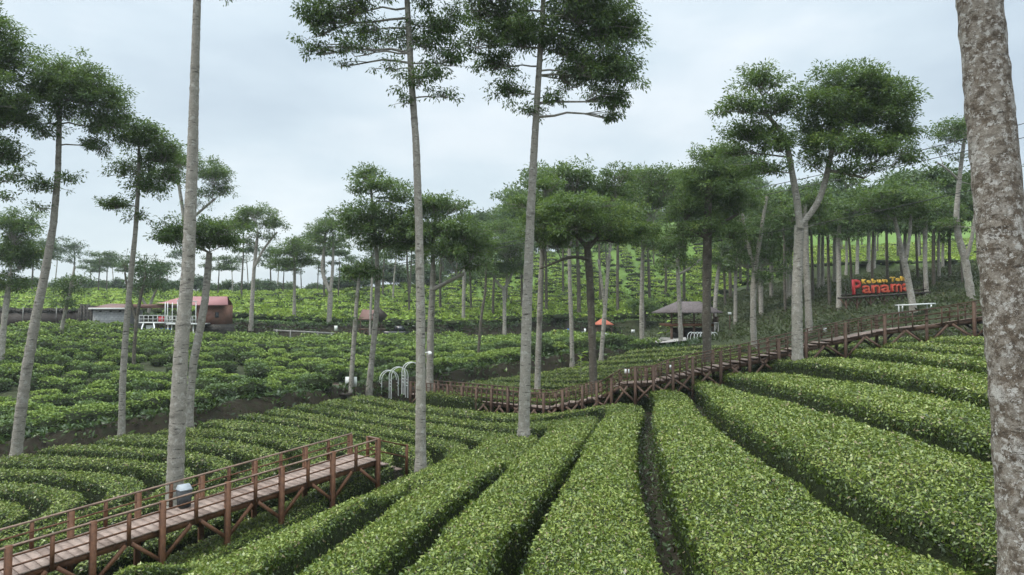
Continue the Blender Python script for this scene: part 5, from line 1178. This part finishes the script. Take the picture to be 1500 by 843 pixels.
# stair in the bank
t = thing('bank_stair', cast(503, 581, 0, 37, 52), 'dark log stair climbing the earth bank behind the notice boards', 'stair')
b0 = WL[t.name]; b1 = cast(471, 538, 0, 42, 62); dirv = (b1 - b0)[:2]; Ln = np.linalg.norm(dirv); dirv = dirv / Ln
for k in range(16):
    q = b0[:2] + dirv * Ln * k / 15; z = float(ground(q[0], q[1])) + .1
    mb = MB(); mb.box((q[0], q[1], z), (.55, .16, .09), None, float(rng.random())); obj('tread', mb, M['woodfar' if k % 3 else 'wooddark'], t)
# power cables
def cable(pts, label):
    P = np.array([U(u, v, d) for u, v, d in pts]); c = np.linspace(0, 1, len(P)); tt = np.linspace(0, 1, 50)
    Q = np.stack([np.interp(tt, c, P[:, k]) for k in range(3)], -1)
    for _ in range(12): Q[1:-1] = .25*Q[:-2] + .5*Q[1:-1] + .25*Q[2:]
    mb = MB(); mb.tube(Q, .022, 5); tag(obj('power_cable', mb, M['cable'], origin=Q[0]), label, 'cable', None)
cable([(520, 399, 54), (640, 376, 52), (761, 352, 50), (867, 330, 48), (1000, 297, 45), (1175, 264, 42), (1408, 206, 38), (1560, 165, 35)], 'upper thin power cable sagging across the middle trees to the lichened trunk')
cable([(520, 402, 54), (640, 380, 52), (761, 358, 50), (867, 338, 48), (1000, 308, 45), (1200, 271, 42), (1408, 223, 38), (1560, 188, 35)], 'lower thin power cable running just under the upper one')
cable([(1000, 362, 45), (1190, 330, 42), (1303, 306, 40), (1440, 275, 38)], 'third short power cable crossing the grove left of the crooked trunk')
# saplings
def small_plant(label, pos, h, n, L, mat, name='sapling', droop=0.2):
    pos = np.asarray(pos, float); t = thing(name, pos, label, 'plant')
    mb = MB(); mb.tube(np.array([pos, pos + [0, 0, h*.5], pos + [.03, 0, h]]), np.array([.02, .015, .006]), 5); obj('stem', mb, M['bark'], t)
    a = rng.uniform(0, 6.28, n); z = rng.uniform(.35, 1, n) * h; C = pos + np.stack([0*a, 0*a, z], -1)
    D = np.stack([np.cos(a), np.sin(a), np.full(n, .35 - droop) + rng.normal(0, .2, n)], -1)
    mb = MB(); mb.leaves(C, D, np.array([0, 0, 1.0]) + rng.standard_normal((n, 3))*.2, L*rng.uniform(.7, 1.2, n), L*.3, rng.uniform(.6, .95, n)); obj('foliage', mb, M[mat], t)
q = cast(488, 768, HT - .15, 8, 30); small_plant('bright green fern frond sprouting from the hedge near the near boardwalk', q, .35, 22, .5, 'teabright', 'fern', .35)
q = cast(851, 562, HT - .3, 36, 60); small_plant('thin pale green sapling on the terrace beside the dark umbrella tree', q, 1.9, 18, .55, 'teabright')
q = cast(976, 500, 0, 52, 75); small_plant('small banana plant with yellow green leaves at the left of the pavilion', q, 2.0, 12, 1.1, 'teabright', 'banana_plant')
q = U(945, 468, 80); q[2] = float(ground(q[0], 80)) 
mb = MB(); wd = MB(); wd.tube(np.array([q, q + [0, 0, 2.2]]), .1, 6); crown_fill(mb, wd, [(q + [-.3, 0, 2.6], (1.8, 1.6, 1.3), 1.3), (q + [.9, 0, 2.3], (1.3, 1.2, .9), 1.2)], [(q + [0, 0, 1.5], .1)], .4, 1.4)
t = thing('round_bush', q, 'round dark bushy tree at the foot of the bright field, left of the pavilion', 'tree'); obj('trunk', wd, M['barkdark'], t); obj('crown', mb, M['tree'], t)

# ------------------------------------------------------------------ haze
mb = MB(); mb.box((0, 0, 30), (485, 485, 62)); hz = obj('haze', mb, [])
hm = bpy.data.materials.new('haze'); hm.use_nodes = True; hm.node_tree.nodes.clear()
ho = hm.node_tree.nodes.new('ShaderNodeOutputMaterial'); pv = hm.node_tree.nodes.new('ShaderNodeVolumePrincipled')
pv.inputs['Color'].default_value = (.86, .92, .97, 1); pv.inputs['Density'].default_value = .00042; pv.inputs['Anisotropy'].default_value = .2
hm.node_tree.links.new(pv.outputs[0], ho.inputs['Volume']); hz.data.materials.append(hm); tag(hz, 'pale blue haze in the air', 'haze', kind='stuff')
